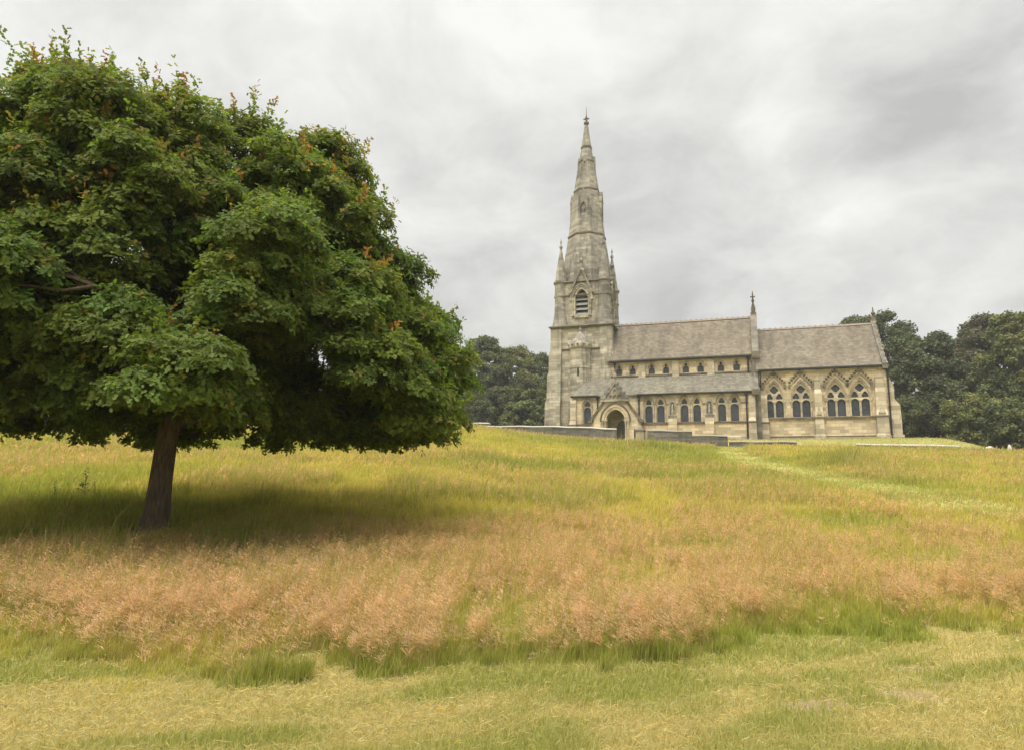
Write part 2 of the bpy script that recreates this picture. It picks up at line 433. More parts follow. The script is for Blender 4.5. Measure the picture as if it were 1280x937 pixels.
# buttresses at the four corners (pairs), battered with set-offs
def buttress_s(b, u0, u1, steps, vback):
    # steps: list of (w_low, w_high, v_front_low, v_front_high)
    for (w0, w1, f0, f1) in steps: b.frus((u0, u1, f0, vback, w0), (u0, u1, f1, vback, w1))
for k in range(4):
    for flip in (0, 1):
        def xf(p, k=k, flip=flip):
            q = (2 * UC - p[0], p[1], p[2]) if flip else p
            return rotq(k)(q)
        b = MB(xf)
        steps = [(GW, 8.3, 1.8, 1.8), (8.3, 13.0, 1.9, 2.0), (13.0, 13.6, 2.0, 2.2), (13.6, 16.6, 2.22, 2.3), (16.6, 17.1, 2.3, 2.45), (17.1, 19.2, 2.47, 2.5), (19.2, 19.8, 2.5, 2.68), (19.8, 22.7, 2.68, 2.78)]
        buttress_s(b, UC - 4.02, UC - 2.55, steps, VC - 3.0)
        part(b, 'buttress', M['grey'], tower)
# stair turret on the south face
b = MB(); su_, sv_ = UC - .02, 2.75
b.lathe(su_, sv_, [(1.5, GW), (1.5, 8.2), (1.38, 8.3), (1.36, 17.2), (1.42, 17.25), (1.42, 17.4), (1.35, 17.45), (1.34, 19.75), (1.52, 19.9), (1.55, 20.05), (1.55, 20.45), (1.4, 20.5)], 20)
st0 = b; b = MB(); b.lathe(su_, sv_, [(1.5, 20.46), (1.3, 20.62), (.1, 22.3)], 12)
b.lathe(su_, sv_ - .1, [(.08, 22.0), (.2, 22.3), (.18, 22.5), (.04, 22.9)], 8)
part(b, 'turret_roof', M['spire'], tower)
st = part(st0, 'stair_turret', M['grey'], tower)
b = MB()
for wz in (10.3, 16.2): b.box(su_ - .09, su_ + .09, sv_ - 1.40, sv_ - 1.2, wz, wz + 1.2)
pieces(b, 'stair_slit', M['shade_black'], tower)  # slits are solid blocks, the shade of their openings painted near-black
b = MB()
for i in range(5):
    a = R_(214 + i * 28); b.box(su_ + 1.62 * math.cos(a) - .12, su_ + 1.62 * math.cos(a) + .12, sv_ + 1.62 * math.sin(a) - .06, sv_ + 1.62 * math.sin(a) + .06, 20.14, 20.32)
pieces(b, 'corbel', M['dark'], tower)

# ---- spire (octagonal)
def octo(b, prof, extra=0):
    b.lathe(UC, VC, [((a + extra) / math.cos(math.pi / 8), w) for a, w in prof], 8, math.pi / 8)
b = MB(); prof = [(3.3, 29.1), (2.92, 32.7), (2.38, 36.3), (1.66, 43.0), (1.22, 46.1), (.74, 49.0), (.26, 52.9), (.2, 53.1)]
octo(b, prof); spire = part(b, 'spire', M['spire'])
b = MB()
for w, a in ((36.25, 2.40), (42.95, 1.64), (47.4, 1.0), (49.6, .66)):
    octo(b, [(a + .02, w - .2), (a + .09, w - .08), (a + .09, w + .08), (a - .02, w + .22)])
pieces(b, 'spire_band', M['dark'], spire)
for k in range(4):
    b = MB(rotq(k))
    hw, F = .62, VC - 2.2
    b.plate([(UC - hw, 36.4), (UC + hw, 36.4), (UC + hw, 41.3), (UC, 42.7), (UC - hw, 41.3)],
            [arc(UC, 39.7, .44, 1.15, 6, 36.9)], F, F + .25)
    b.box(UC - .07, UC + .07, F + .06, F + .2, 36.9, 39.6); b.strip(arc(UC - .22, 39.3, .15, .35, 4), arc(UC - .22, 39.3, .22, .46, 4), F + .06, F + .2); b.strip(arc(UC + .22, 39.3, .15, .35, 4), arc(UC + .22, 39.3, .22, .46, 4), F + .06, F + .2)
    b.extv([(UC - hw, 36.4), (UC + hw, 36.4), (UC + hw, 41.3), (UC, 42.7), (UC - hw, 41.3)], F + .25, VC - .9)
    b.strip([(UC - hw, 41.2), (UC, 42.6), (UC + hw, 41.2)], [(UC - hw - .07, 41.2), (UC, 42.8), (UC + hw + .07, 41.2)], F - .04, VC - 1.2)
    part(b, 'lucarne', M['spire'], spire)
    b = MB(rotq(k)); F = VC - 1.24; hw = .26
    b.plate([(UC - hw, 45.7), (UC + hw, 45.7), (UC + hw, 47.4), (UC, 48.2), (UC - hw, 47.4)], [arc(UC, 46.9, .13, .28, 4, 46.0)], F, F + .2)
    b.extv([(UC - hw, 45.7), (UC + hw, 45.7), (UC + hw, 47.4), (UC, 48.2), (UC - hw, 47.4)], F + .2, VC - .4)
    part(b, 'lucarne', M['spire'], spire)
b = MB(); b.lathe(UC, VC, [(.26, 52.9), (.2, 53.1), (.4, 53.35), (.36, 53.55), (.14, 53.75), (.12, 54.4), (.05, 54.7), (.025, 55.9)], 8)
b.box(UC - .42, UC + .42, VC - .07, VC + .07, 54.0, 54.16); b.box(UC - .07, UC + .07, VC - .42, VC + .42, 54.0, 54.16)
part(b, 'finial', M['dark'], spire)

# ---- nave
NU0, NU1 = -16.8, .5
clw = [-15.55, -13.84, -11.48, -9.74, -7.35, -5.61, -3.24, -1.43]
def wall_plane(name, u0, u1, w0, w1, v, holes, depth, mat, parent=church):
    b = MB(); b.plate([(u0, w0), (u1, w0), (u1, w1), (u0, w1)], holes, v, v + depth)
    return part(b, name, mat, parent)
def glass_plate(poly, v, parent):
    b = MB(); b.add([(p[0], v, p[1]) for p in poly], [list(range(len(poly)))]); return part(b, 'glass', M['glass'], parent)
def bigger(poly, d):
    cu = sum(p[0] for p in poly) / len(poly); cw = sum(p[1] for p in poly) / len(poly)
    return [(cu + (p[0] - cu) * (1 + d), cw + (p[1] - cw) * (1 + d)) for p in poly]

holes = [arc(c, 16.85, .42, .64, 6, 16.2) for c in clw]
cw = wall_plane('clerestory_wall', NU0, NU1, 15.0, 18.05, 2.5, holes, .6, M['buff'])
b = MB(); b.box(NU0, NU1, 2.62, 10.9, 14.5, 15.9); pieces(b, 'aisle_core_wall', M['buff']); b = MB(); b.box(NU0, NU1, 10.9, 11.3, GW, 18.05); part(b, 'north_wall', M['buff'])
for c in clw:
    b = MB(); b.plate(arc(c, 16.85, .415, .63, 6, 16.205), [arc(c, 16.74, .35, .30, 6, 16.24), ring(c, 17.2, .17, 9)], 2.62, 2.72)
    b.strip(arc(c, 16.85, .44, .66, 6, 16.7), arc(c, 16.85, .52, .78, 6, 16.7), 2.44, 2.5)
    w_ = part(b, 'clerestory_window', M['trim']); glass_plate(arc(c, 16.85, .416, .635, 6, 16.203), 2.76, w_)
b = MB()
for i in (0, 1, 2):
    c = (clw[2 * i + 1] + clw[2 * i + 2]) / 2; b.box(c - .42, c + .42, 2.3, 2.5, 15.7, 17.7); b.frus((c - .42, c + .42, 2.3, 2.5, 17.7), (c - .42, c + .42, 2.46, 2.5, 17.95))
pieces(b, 'clerestory_pier', M['trim'], per=2)
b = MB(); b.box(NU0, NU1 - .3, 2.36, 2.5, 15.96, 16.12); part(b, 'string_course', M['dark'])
b = MB(); b.box(NU0, NU1 - .2, 2.36, 2.5, 17.72, 18.0); part(b, 'eaves_cornice', M['trim'])
def roof(name, u0, u1, ve, we, vr, wr, vn, th=.22, mat=None):
    b = MB(); b.extu([(ve, we), (vr, wr), (vn, we), (vn, we - th), (vr, wr - th), (ve, we - th)], u0, u1)
    return part(b, name, mat or M['slate'])
nroof = roof('nave_roof', NU0 - .3, NU1, 2.1, 18.1, VC, 23.62, 11.4)
def ridge(u0, u1, w, parent):
    b = MB(); b.extu([(VC - .2, w - .14), (VC, w + .1), (VC + .2, w - .14)], u0, u1)
    n = int((u1 - u0) / .62)
    for i in range(n):
        c = u0 + (i + .5) * (u1 - u0) / n; b.extv([(c - .14, w + .02), (c + .14, w + .02), (c + .06, w + .16), (c - .06, w + .16)], VC - .05, VC + .05)
    return part(b, 'ridge_tiles', M['ridge'], parent)
ridge(NU0, NU1, 23.66, nroof)
def gutter(u0, u1, v, w):
    b = MB(); b.extu([(v - .14, w - .02), (v - .14, w - .16), (v - .02, w - .24), (v + .06, w - .16), (v + .06, w - .02)], u0, u1); return part(b, 'gutter', M['iron'])
gutter(NU0 + .1, NU1 - .15, 2.06, 17.98)
# nave east gable with parapet, kneelers and cross
b = MB()
b.plate([(2.4, 15.5), (11.1, 15.5), (11.1, 18.15), (VC, 23.9), (2.4, 18.15)], [], 0, .5, True)
b2 = MB(lambda p: (NU1 + p[1], p[0], p[2])); b2.v = []; b2.f = []
b2.plate([(2.2, 15.5), (11.3, 15.5), (11.3, 18.1), (VC, 23.75), (2.2, 18.1)], [], 0.02, .5, True)
part(b2, 'nave_gable', M['cope'])
b2 = MB(lambda p: (NU1 + p[1], p[0], p[2]))
b2.strip([(1.95, 17.95), (VC, 23.85), (11.55, 17.95)], [(1.9, 18.3), (VC, 24.25), (11.6, 18.3)], -.12, .62)
part(b2, 'gable_coping', M['cope'])
b = MB(); b.box(NU1 - .2, NU1 + .7, 1.75, 2.5, 17.5, 18.3); b.box(NU1 - .3, NU1 + .62, 1.9, 2.5, 17.1, 17.5); part(b, 'kneeler', M['dark'])
b = MB(); b.box(NU1, NU1 + .5, VC - .3, VC + .3, 23.6, 24.6); b.extv([(NU1 - .04, 24.6), (NU1 + .54, 24.6), (NU1 + .38, 25.25), (NU1 + .12, 25.25)], VC - .32, VC + .32)
b.lathe(NU1 + .25, VC, [(.16, 25.2), (.1, 25.5), (.2, 25.75), (.1, 25.95), (.09, 26.6), (.03, 27.0)], 8); b.box(NU1 + .18, NU1 + .32, VC - .3, VC + .3, 26.2, 26.36); b.box(NU1 - .05, NU1 + .55, VC - .06, VC + .06, 26.2, 26.34)
part(b, 'gable_cross', M['dark'])
# corner pier between nave and chancel, stepped
b = MB(); b.box(NU1 - .25, NU1 + .62, .5, 2.5, GW, 13.4); b.frus((NU1 - .2, NU1 + .6, .5, 2.5, 13.4), (NU1 - .2, NU1 + .6, 1.9, 2.5, 14.4)); b.box(NU1 - .2, NU1 + .6, 1.9, 2.5, 14.4, 17.1)
part(b, 'nave_pier', M['cope'])

# ---- south aisle
AU0, AU1 = -20.95, .5
awin = [-19.07, -11.58, -10.18, -7.42, -6.0, -3.2, -1.78]
holes = [arc(c, 12.05, .49, .86, 7, 9.95) for c in awin]
aw = wall_plane('aisle_wall', AU0, AU1, GW, 13.35, 0, holes, .6, M['buff'])
b = MB(); b.box(AU0, AU0 + .02, .02, 3.0, GW, 13.35); b.box(AU1 - .02, AU1, .02, 2.5, GW, 13.35)
b.extu([(0.0, 13.3), (2.5, 15.9), (2.5, 13.3)], AU1 - .1, AU1); pieces(b, 'aisle_end_wall', M['trim'])
for c in awin:
    b = MB(); b.plate(arc(c, 12.05, .485, .85, 7, 9.955), [arc(c, 11.62, .43, .36, 6, 9.99), ring(c, 12.37, .31, 15, 3, .06)], .14, .24)
    b.strip(arc(c, 12.05, .51, .88, 7, 9.98), arc(c, 12.05, .58, .97, 7, 9.98), -.05, 0.0)
    for sg in (-1, 1):
        b.lathe(c + sg * .6, -.06, [(.11, 9.98), (.08, 10.15), (.08, 11.85), (.14, 12.05)], 7)
    w_ = part(b, 'aisle_window', M['trim']); glass_plate(arc(c, 12.05, .487, .855, 7, 9.953), .28, w_)
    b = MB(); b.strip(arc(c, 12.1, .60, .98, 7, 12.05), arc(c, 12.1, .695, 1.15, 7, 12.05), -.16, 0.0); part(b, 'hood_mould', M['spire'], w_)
def niche(c, v, w0, hw=.36):
    b = MB(); b.box(c - hw - .1, c + hw + .1, v - .2, v, w0 - .3, w0); b.frus((c - hw - .16, c + hw + .16, v - .26, v, w0), (c - hw, c + hw, v - .2, v, w0 + .12))
    b.plate([(c - hw, w0 + .1), (c + hw, w0 + .1), (c + hw, w0 + 1.6), (c, w0 + 2.35), (c - hw, w0 + 1.6)], [arc(c, w0 + 1.25, hw - .12, .42, 5, w0 + .2)], v - .16, v)
    o = part(b, 'niche', M['spire'])
    b = MB(); b.add([(p[0], v - .02, p[1]) for p in arc(c, w0 + 1.25, hw - .12, .42, 5, w0 + .2)], [list(range(13))]); part(b, 'niche_shade_back', M['dark'], o)  # dark sheet: shade of the recess put into its colour
    b = MB(); b.lathe(c, v - .1, [(.13, w0 + .15), (.16, w0 + .4), (.1, w0 + .85), (.15, w0 + 1.05), (.06, w0 + 1.15), (.09, w0 + 1.28), (.03, w0 + 1.42)], 8); part(b, 'niche_statue', M['grey'], o)
for c in (-8.8, -4.6, .22): niche(c, -.02 if c < 0 else .48, 10.7)
b = MB()
for c in (-8.8, -4.6): b.box(c - .5, c + .5, -.3, 0, GW, 9.8); b.frus((c - .5, c + .5, -.3, 0, 9.8), (c - .5, c + .5, -.22, 0, 10.4)); b.box(c - .42, c + .42, -.06, 0, 10.4, 10.6)
pieces(b, 'aisle_pilaster', M['buff'], per=3)
# west and east end buttresses of the aisle
for (u0, u1) in ((-21.3, -20.35), (-.35, .55), (.95, 1.9)):
    b = MB(); V = 0.0 if u0 < .6 else 1.5
    b.box(u0, u1, V - .75, V, GW, 8.3); b.box(u0 + .04, u1 - .04, V - .65, V, 8.3, 9.75)
    b.frus((u0 + .04, u1 - .04, V - .65, V, 9.75), (u0 + .08, u1 - .08, V - .3, V, 10.35)); b.box(u0 + .1, u1 - .1, V - .28, V, 10.35, 12.7); b.frus((u0 + .1, u1 - .1, V - .28, V, 12.7), (u0 + .1, u1 - .1, V - .03, V, 13.2))
    part(b, 'aisle_buttress', M['trim'])
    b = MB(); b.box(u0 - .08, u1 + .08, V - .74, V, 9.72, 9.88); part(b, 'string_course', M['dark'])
b = MB(); b.box(-20.4, -17.9, -.14, 0, 9.78, 9.94); b.box(-12.3, -.35, -.14, 0, 9.78, 9.94); pieces(b, 'sill_course', M['dark'])
b = MB(); b.box(-12.4, AU1, -.12, 0, GW, 8.2); b.frus((-12.4, AU1, -.12, 0, 8.2), (-12.4, AU1, -.02, 0, 8.32)); pieces(b, 'plinth', M['trim'], per=2); b = MB(); b.box(AU0, -17.6, -.12, 0, GW, 8.3); part(b, 'plinth', M['trim'])
b = MB(); zs = [(-12.4, -12.2), (-9.5, -8.1), (-5.3, -3.9)]
for u0, u1 in ((-9.5, -9.2), (-8.35, -8.1), (-5.3, -5.05), (-4.15, -3.9)): b.box(u0, u1, -.06, 0, 12.02, 12.14)
b.box(-1.1, -.1, -.06, 0, 12.02, 12.14); pieces(b, 'impost_course', M['dark'])
b = MB()
b.add([(-21.1, -.25, 13.42), (AU1, -.25, 13.42), (AU1, 2.5, 15.98), (-18.6, 2.5, 15.98), (-19.9, 1.2, 15.0), (-20.9, 1.2, 14.0)],
      [(0, 1, 2, 3, 4), (0, 4, 5)])
b.add([(-21.1, -.25, 13.42), (AU1, -.25, 13.42), (AU1, -.25, 13.25), (-21.1, -.25, 13.25)], [(0, 1, 2, 3)])
b.add([(-21.1, -.25, 13.42), (-20.9, 1.2, 14.0), (-21.0, 3.0, 13.6), (-21.1, 3.0, 13.2)], [(0, 1, 2, 3)])
b.add([(-18.6, 2.5, 15.98), (-19.9, 1.2, 15.0), (-20.9, 1.2, 14.0), (-20.9, 3.2, 14.0), (-18.6, 3.2, 15.98)], [(0, 1, 2, 3, 4)])
part(b, 'aisle_roof', M['slate2'])
gutter(-21.1, -17.7, -.3, 13.42); gutter(-12.9, AU1 - .1, -.3, 13.42)
b = MB(); b.box(AU1 - .35, AU1 + .45, -.5, .1, 12.9, 13.5); part(b, 'kneeler', M['dark'])
b2 = MB(lambda p: (AU1 + p[1], p[0], p[2])); b2.plate([(-.35, 13.15), (2.5, 15.85), (2.5, 16.35), (-.35, 13.6)], [], -.05, .42, True); part(b2, 'gable_coping', M['cope'])

# ---- chancel
EU0, EU1 = 1.0, 14.3
chw = [2.6, 5.45, 9.1, 11.55]
holes = [arc(c, 12.25, 1.0, 2.25, 9, 10.42) for c in chw]
wall_plane('chancel_wall', EU0, EU1, GW, 15.95, 1.5, holes, .7, M['buff'])
b = MB(); b.box(EU0, EU1, 11.6, 12.0, GW, 15.95); part(b, 'north_wall', M['buff']); b = MB()
b.extu([(1.52, GW), (11.6, GW), (11.6, 15.9), (VC, 21.6), (1.52, 15.9)], EU1 - .6, EU1); part(b, 'chancel_end_wall', M['buff'])
croof = roof('chancel_roof', EU0 - .3, EU1 - .2, 1.15, 16.05, VC, 21.9, 12.35)
ridge(EU0, EU1 - .3, 21.94, croof)
gutter(EU0, EU1 - .05, 1.1, 15.98)
b = MB(); b.box(EU0, EU1 - .1, 1.34, 1.5, 15.6, 15.93); part(b, 'eaves_cornice', M['trim'])
b = MB(); b.box(EU0 + .9, EU1 + .1, 1.3, 1.5, 10.2, 10.38); part(b, 'sill_course', M['dark'])
b = MB(); b.box(EU0, EU1 + .1, 1.32, 1.5, GW, 8.22); b.frus((EU0, EU1 + .1, 1.32, 1.5, 8.22), (EU0, EU1, 1.46, 1.5, 8.36)); part(b, 'plinth', M['trim'])
b = MB(); b.box(EU0, EU1 + .1, 1.27, 1.32, 8.16, 8.28); part(b, 'plinth_course', M['dark'])
for c in chw:
    b = MB(); hs = []
    for sg in (-1, 1):
        hs.append(arc(c + sg * .53, 11.98, .41, .42, 6, 10.45)); hs.append(ring(c + sg * .53, 12.82, .33, 15, 3, .07))
    hs.append(ring(c, 13.62, .42, 16, 4, .05))
    b.plate(arc(c, 12.25, .99, 2.24, 9, 10.43), hs, 1.62, 1.76)
    for sg in (-1.02, 0, 1.02):
        b.lathe(c + sg, 1.58 if sg == 0 else 1.44, [(.12, 10.42), (.08, 10.6), (.08, 12.0), (.15, 12.2)], 8)
    b.strip(arc(c, 12.25, 1.02, 2.28, 9, 10.42), arc(c, 12.25, 1.13, 2.42, 9, 10.42), 1.43, 1.5)
    w_ = part(b, 'chancel_window', M['trim']); glass_plate(arc(c, 12.25, 1.0, 2.25, 9, 10.42), 1.82, w_)
    b = MB(); b.strip(arc(c, 12.3, 1.13, 2.45, 9, 12.2), arc(c, 12.3, 1.2, 2.62, 9, 12.2), 1.34, 1.5)
    b.strip([(c - 1.18, 14.02), (c, 15.28), (c + 1.18, 14.02)], [(c - 1.2, 14.18), (c, 15.44), (c + 1.2, 14.16)], 1.32, 1.5)
    part(b, 'gable_hood', M['trim'], w_)
    b = MB()
    for sg in (-1, 1):
        for j in range(5):
            f_ = (j + .55) / 5.2; uu = c + sg * 1.2 * (1 - f_); ww = 14.18 + 1.3 * f_
            b.frus((uu - .06, uu + .06, 1.24, 1.5, ww), (uu - .08 + sg * .12, uu + .08 + sg * .12, 1.16, 1.5, ww + .19))
        b.box(c + sg * 1.2 - .12, c + sg * 1.2 + .12, 1.1, 1.5, 13.8, 14.12)
    b.lathe(c, 1.3, [(.1, 15.3), (.2, 15.5), (.05, 15.75)], 7)
    pieces(b, 'crocket', M['dark'], w_)
# chancel buttresses
def chbutt(u0, u1, v, top):
    b = MB(); b.box(u0 - .1, u1 + .1, v - .95, v, GW, 8.22); b.frus((u0 - .1, u1 + .1, v - .95, v, 8.22), (u0, u1, v - .85, v, 8.4)); b.box(u0, u1, v - .85, v, 8.4, 10.2)
    b.frus((u0, u1, v - .85, v, 10.38), (u0 + .05, u1 - .05, v - .55, v, 11.1)); b.box(u0 + .06, u1 - .06, v - .55, v, 11.1, 13.0)
    b.frus((u0 + .06, u1 - .06, v - .55, v, 13.0), (u0 + .12, u1 - .12, v - .4, v, 13.5)); b.box(u0 + .14, u1 - .14, v - .4, v, 13.5, top)
    b.extv([(u0 + .1, top), (u1 - .1, top), ((u0 + u1) / 2, top + .55)], v - .44, v)
    o = part(b, 'chancel_buttress', M['trim'])
    b = MB(); b.box(u0 - .1, u1 + .1, v - .95, v, 10.2, 10.38); part(b, 'string_course', M['dark'], o)
    b = MB(); b.extv([(u0 + .2, 10.6), (u1 - .2, 10.6), ((u0 + u1) / 2, 11.6)], v - .9, v - .5); part(b, 'gablet', M['grey'], o)
chbutt(6.75, 7.65, 1.5, 14.5); chbutt(12.95, 14.1, 1.5, 14.6)
# east-facing corner buttress
b = MB(); b.frus((EU1, EU1 + 1.4, 1.5, 2.6, GW), (EU1, EU1 + 1.35, 1.5, 2.6, 8.3)); b.box(EU1, EU1 + 1.2, 1.52, 2.58, 8.3, 10.25); b.frus((EU1, EU1 + 1.2, 1.52, 2.58, 10.25), (EU1, EU1 + 1.15, 1.52, 2.58, 11.6))
b.frus((EU1, EU1 + 1.1, 1.54, 2.56, 11.6), (EU1, EU1 + .7, 1.54, 2.56, 12.2)); b.box(EU1, EU1 + .66, 1.56, 2.54, 12.2, 13.6); b.frus((EU1, EU1 + .66, 1.56, 2.54, 13.6), (EU1, EU1 + .3, 1.56, 2.54, 14.6))
part(b, 'chancel_buttress', M['trim'])
b2 = MB(lambda p: (EU1 - .35 + p[1], p[0], p[2]))
b2.strip([(1.0, 15.8), (VC, 21.95), (12.5, 15.8)], [(.95, 16.15), (VC, 22.35), (12.55, 16.15)], -.02, .42); part(b2, 'gable_coping', M['cope'])
b = MB()
for j in range(9):
    f_ = (j + .6) / 9.3; b.box(EU1 - .2, EU1 + .1, 1.0 + 5.75 * f_ - .14, 1.0 + 5.75 * f_ + .14, 16.1 + 6.15 * f_, 16.42 + 6.15 * f_)
pieces(b, 'gable_crocket', M['grey']); b = MB()
b.lathe(EU1 - .05, VC, [(.3, 22.2), (.22, 22.6), (.12, 22.9), (.26, 23.2), (.1, 23.4), (.05, 23.9)], 8); part(b, 'gable_finial', M['dark'])
b = MB(); b.box(EU1 - .4, EU1 + .15, .95, 1.55, 15.55, 16.0); part(b, 'kneeler', M['cope'])
# ---- rainwater pipes
def pipe(u, v, w0, w1):
    b = MB(); b.tube([(u, v, w0), (u, v, w1)], .085, 8); b.frus((u - .12, u + .12, v - .12, v + .1, w1 - .1), (u - .22, u + .22, v - .2, v + .14, w1 + .25))
    for w in np.arange(w0 + .8, w1 - .3, 1.5): b.box(u - .13, u + .13, v - .11, v + .11, w, w + .08)
    part(b, 'downpipe', M['iron'])
pipe(-12.72, -.2, 10.3, 13.0); pipe(-.47, -.25, GW + .5, 12.95); pipe(-16.05, 2.3, 15.9, 17.6); pipe(-.13, 2.3, 16.0, 17.6); pipe(-17.75, -.2, 11.0, 13.0); pipe(EU1 + .12, 1.36, GW + .5, 15.3); pipe(EU0 + .15, 1.3, 13.6, 15.6)

# ---- porch
PC, PV = -15.05, -3.0
hole = arc(PC, 10.0, 1.1, 1.34, 9, GW)
b = MB(); b.plate([(PC - 2.6, GW), (PC + 2.6, GW), (PC + 2.6, 10.25), (PC + .05, 13.9), (PC - .05, 13.9), (PC - 2.6, 10.25)], [hole], PV, PV + .8)
porch = part(b, 'porch', M['buff'])
b = MB(); b.box(PC - 2.6, PC - 2.1, PV + .8, 0, GW, 10.2); b.box(PC + 2.1, PC + 2.6, PV + .8, 0, GW, 10.2); pieces(b, 'porch_side_wall', M['buff'], porch)
b = MB(); b.box(PC - 2.1, PC + 2.1, -.04, .3, GW, 12.5); part(b, 'porch_back_wall', M['buff'], porch)
b = MB(); b.plate(arc(PC + .3, 9.3, .75, 1.0, 6, GW), [], -.12, -.05); part(b, 'church_door', M['door'], porch)
b = MB()
b.strip(arc(PC, 10.0, 1.1, 1.34, 9, 9.95), arc(PC, 10.0, 1.32, 1.58, 9, 9.95), PV - .07, PV)
b.strip(arc(PC, 10.0, 1.34, 1.60, 9, 9.95), arc(PC, 10.0, 1.62, 1.92, 9, 9.95), PV - .15, PV)
part(b, 'porch_arch', M['buff'], porch)
b = MB(); b.strip(arc(PC, 10.0, 1.66, 1.96, 9, 9.9), arc(PC, 10.0, 1.8, 2.12, 9, 9.9), PV - .22, PV); part(b, 'hood_mould', M['dark'], porch)
b = MB()
for sg in (-1, 1):
    for rr in (1.2, 1.48): b.lathe(PC + sg * rr, PV - .1, [(.13, GW + .6), (.09, GW + .9), (.09, 9.6), (.17, 9.95)], 8)
    b.box(PC + sg * 1.35 - .42, PC + sg * 1.35 + .42, PV - .2, PV, 9.95, 10.08)
pieces(b, 'porch_shaft', M['trim'], porch)
b = MB(); b.add([(PC - 2.95, PV + .1, 9.95), (PC, PV + .1, 13.95), (PC, 0.3, 13.95), (PC - 2.95, 0, 9.95), (PC + 2.95, PV + .1, 9.95), (PC + 2.95, 0, 9.95),
                 (PC - 2.95, PV + .1, 9.75), (PC, PV + .1, 13.72), (PC + 2.95, PV + .1, 9.75)], [(0, 1, 2, 3), (1, 4, 5, 2), (0, 6, 7, 1), (1, 7, 8, 4)])
part(b, 'porch_roof', M['slate'], porch)
b = MB(); b.strip([(PC - 2.85, 9.9), (PC, 13.85), (PC + 2.85, 9.9)], [(PC - 3.05, 10.1), (PC, 14.3), (PC + 3.05, 10.1)], PV - .14, PV + .35)
b.box(PC + 2.7, PC + 3.25, PV - .3, PV + .5, 9.75, 10.05); b.box(PC - 3.25, PC - 2.7, PV - .3, PV + .5, 9.75, 10.05)
part(b, 'gable_coping', M['dark'], porch)
# steep ornamental gable over the arch
b = MB(); b.strip([(PC - 1.45, 12.3), (PC, 14.25), (PC + 1.45, 12.3)], [(PC - 1.75, 12.3), (PC, 14.75), (PC + 1.75, 12.3)], PV - .32, PV + .2)
b.box(PC - 1.75, PC + 1.75, PV - .34, PV, 12.22, 12.4)
b.plate([(PC - 1.4, 12.4), (PC + 1.4, 12.4), (PC, 14.3)], [ring(PC, 13.45, .2, 10), arc(PC - .5, 12.7, .2, .3, 4, 12.48), arc(PC, 12.75, .2, .3, 4, 12.48), arc(PC + .5, 12.7, .2, .3, 4, 12.48)], PV - .2, PV - .05)
for sg in (-1, 1):
    for j in range(4):
        f_ = (j + .5) / 4.4; uu = PC + sg * 1.75 * (1 - f_); ww = 12.3 + 2.45 * f_; b.box(uu - .12, uu + .12, PV - .4, PV - .1, ww, ww + .24)
b.lathe(PC, PV - .1, [(.14, 14.6), (.1, 14.9), (.26, 15.15), (.24, 15.4), (.08, 15.55), (.05, 16.1)], 8)
part(b, 'porch_gable', M['spire'], porch)
b = MB()
for sg in (-1, 1):
    u0 = PC + sg * 2.62; u1 = PC + sg * 3.0; b.box(min(u0, u1), max(u0, u1), PV - .05, PV + .9, GW, 9.2); b.frus((min(u0, u1), max(u0, u1), PV - .05, PV + .9, 9.2), (min(u0, PC + sg * 2.7), max(u0, PC + sg * 2.7), PV, PV + .9, 9.8))
pieces(b, 'porch_buttress', M['trim'], porch, 2)

# ------------------------------------------------------------------ churchyard walls and gate
def world(u, v): return AX * u + NX * v + NX * D0
def run_wall(name, label, u0, u1, v0, v1, tops, th=.45, cop=True, mat='rubble'):
    """wall following the terrain between two church-frame points; tops = coping height at each end (world z)"""
    n = max(2, int(abs(u1 - u0) / 1.2)); c = world((u0 + u1) / 2, (v0 + v1) / 2); zb = gz(c[0], c[1])
    root = tag(empty(name, (c[0], c[1], zb)), label, 'wall', 'churchyard wall sections')
    d = world(u1, v1) - world(u0, v0); d = d / np.linalg.norm(d); s = np.array([-d[1], d[0]])
    vb = []; vc = []
    for i in range(n + 1):
        f_ = i / n; p = world(u0 + (u1 - u0) * f_, v0 + (v1 - v0) * f_)
        top = np.interp(f_, np.linspace(0, 1, len(tops)), tops) + .03 * math.sin(i * 2.1) ; bot = gz(p[0], p[1]) - .5
        if name == 'low_wall': top = max(top, bot + .75)
        for sd in (-1, 1):
            q = p + s * th / 2 * sd; vb += [(q[0], q[1], bot), (q[0], q[1], top)]
            q = p + s * (th / 2 + .07) * sd; vc += [(q[0], q[1], top + .004), (q[0], q[1], top + .09)]
        vc += [(p[0], p[1], top + .15)]
    fb = []; fc = []
    for i in range(n):
        a = 4 * i; b_ = a + 4
        fb += [(a, b_, b_ + 1, a + 1), (a + 2, a + 3, b_ + 3, b_ + 2), (a + 1, b_ + 1, b_ + 3, a + 3)]
        a = 5 * i; b_ = a + 5
        fc += [(a, b_, b_ + 1, a + 1), (a + 2, a + 3, b_ + 3, b_ + 2), (a + 1, b_ + 1, b_ + 4, a + 4), (a + 4, b_ + 4, b_ + 3, a + 3), (a, a + 2, b_ + 2, b_)]
    e = 4 * n; fb += [(0, 1, 3, 2), (e, e + 2, e + 3, e + 1)]; e = 5 * n; fc += [(0, 1, 4, 3, 2), (e, e + 2, e + 3, e + 4, e + 1)]
    mb = MB(); mb.v = vb; mb.f = fb; mb.build('wall_body', M[mat], root, (c[0], c[1], zb))
    if cop: mc = MB(); mc.v = vc; mc.f = fc; mc.build('coping', M['coping' if cop == 1 else 'copingd'], root, (c[0], c[1], zb))
    return root
run_wall('churchyard_wall', 'long dark stone wall with pale coping in front of the tower foot', -28.8, -13.3, -12, -12, [8.62, 8.58, 8.5, 8.35, 8.1])
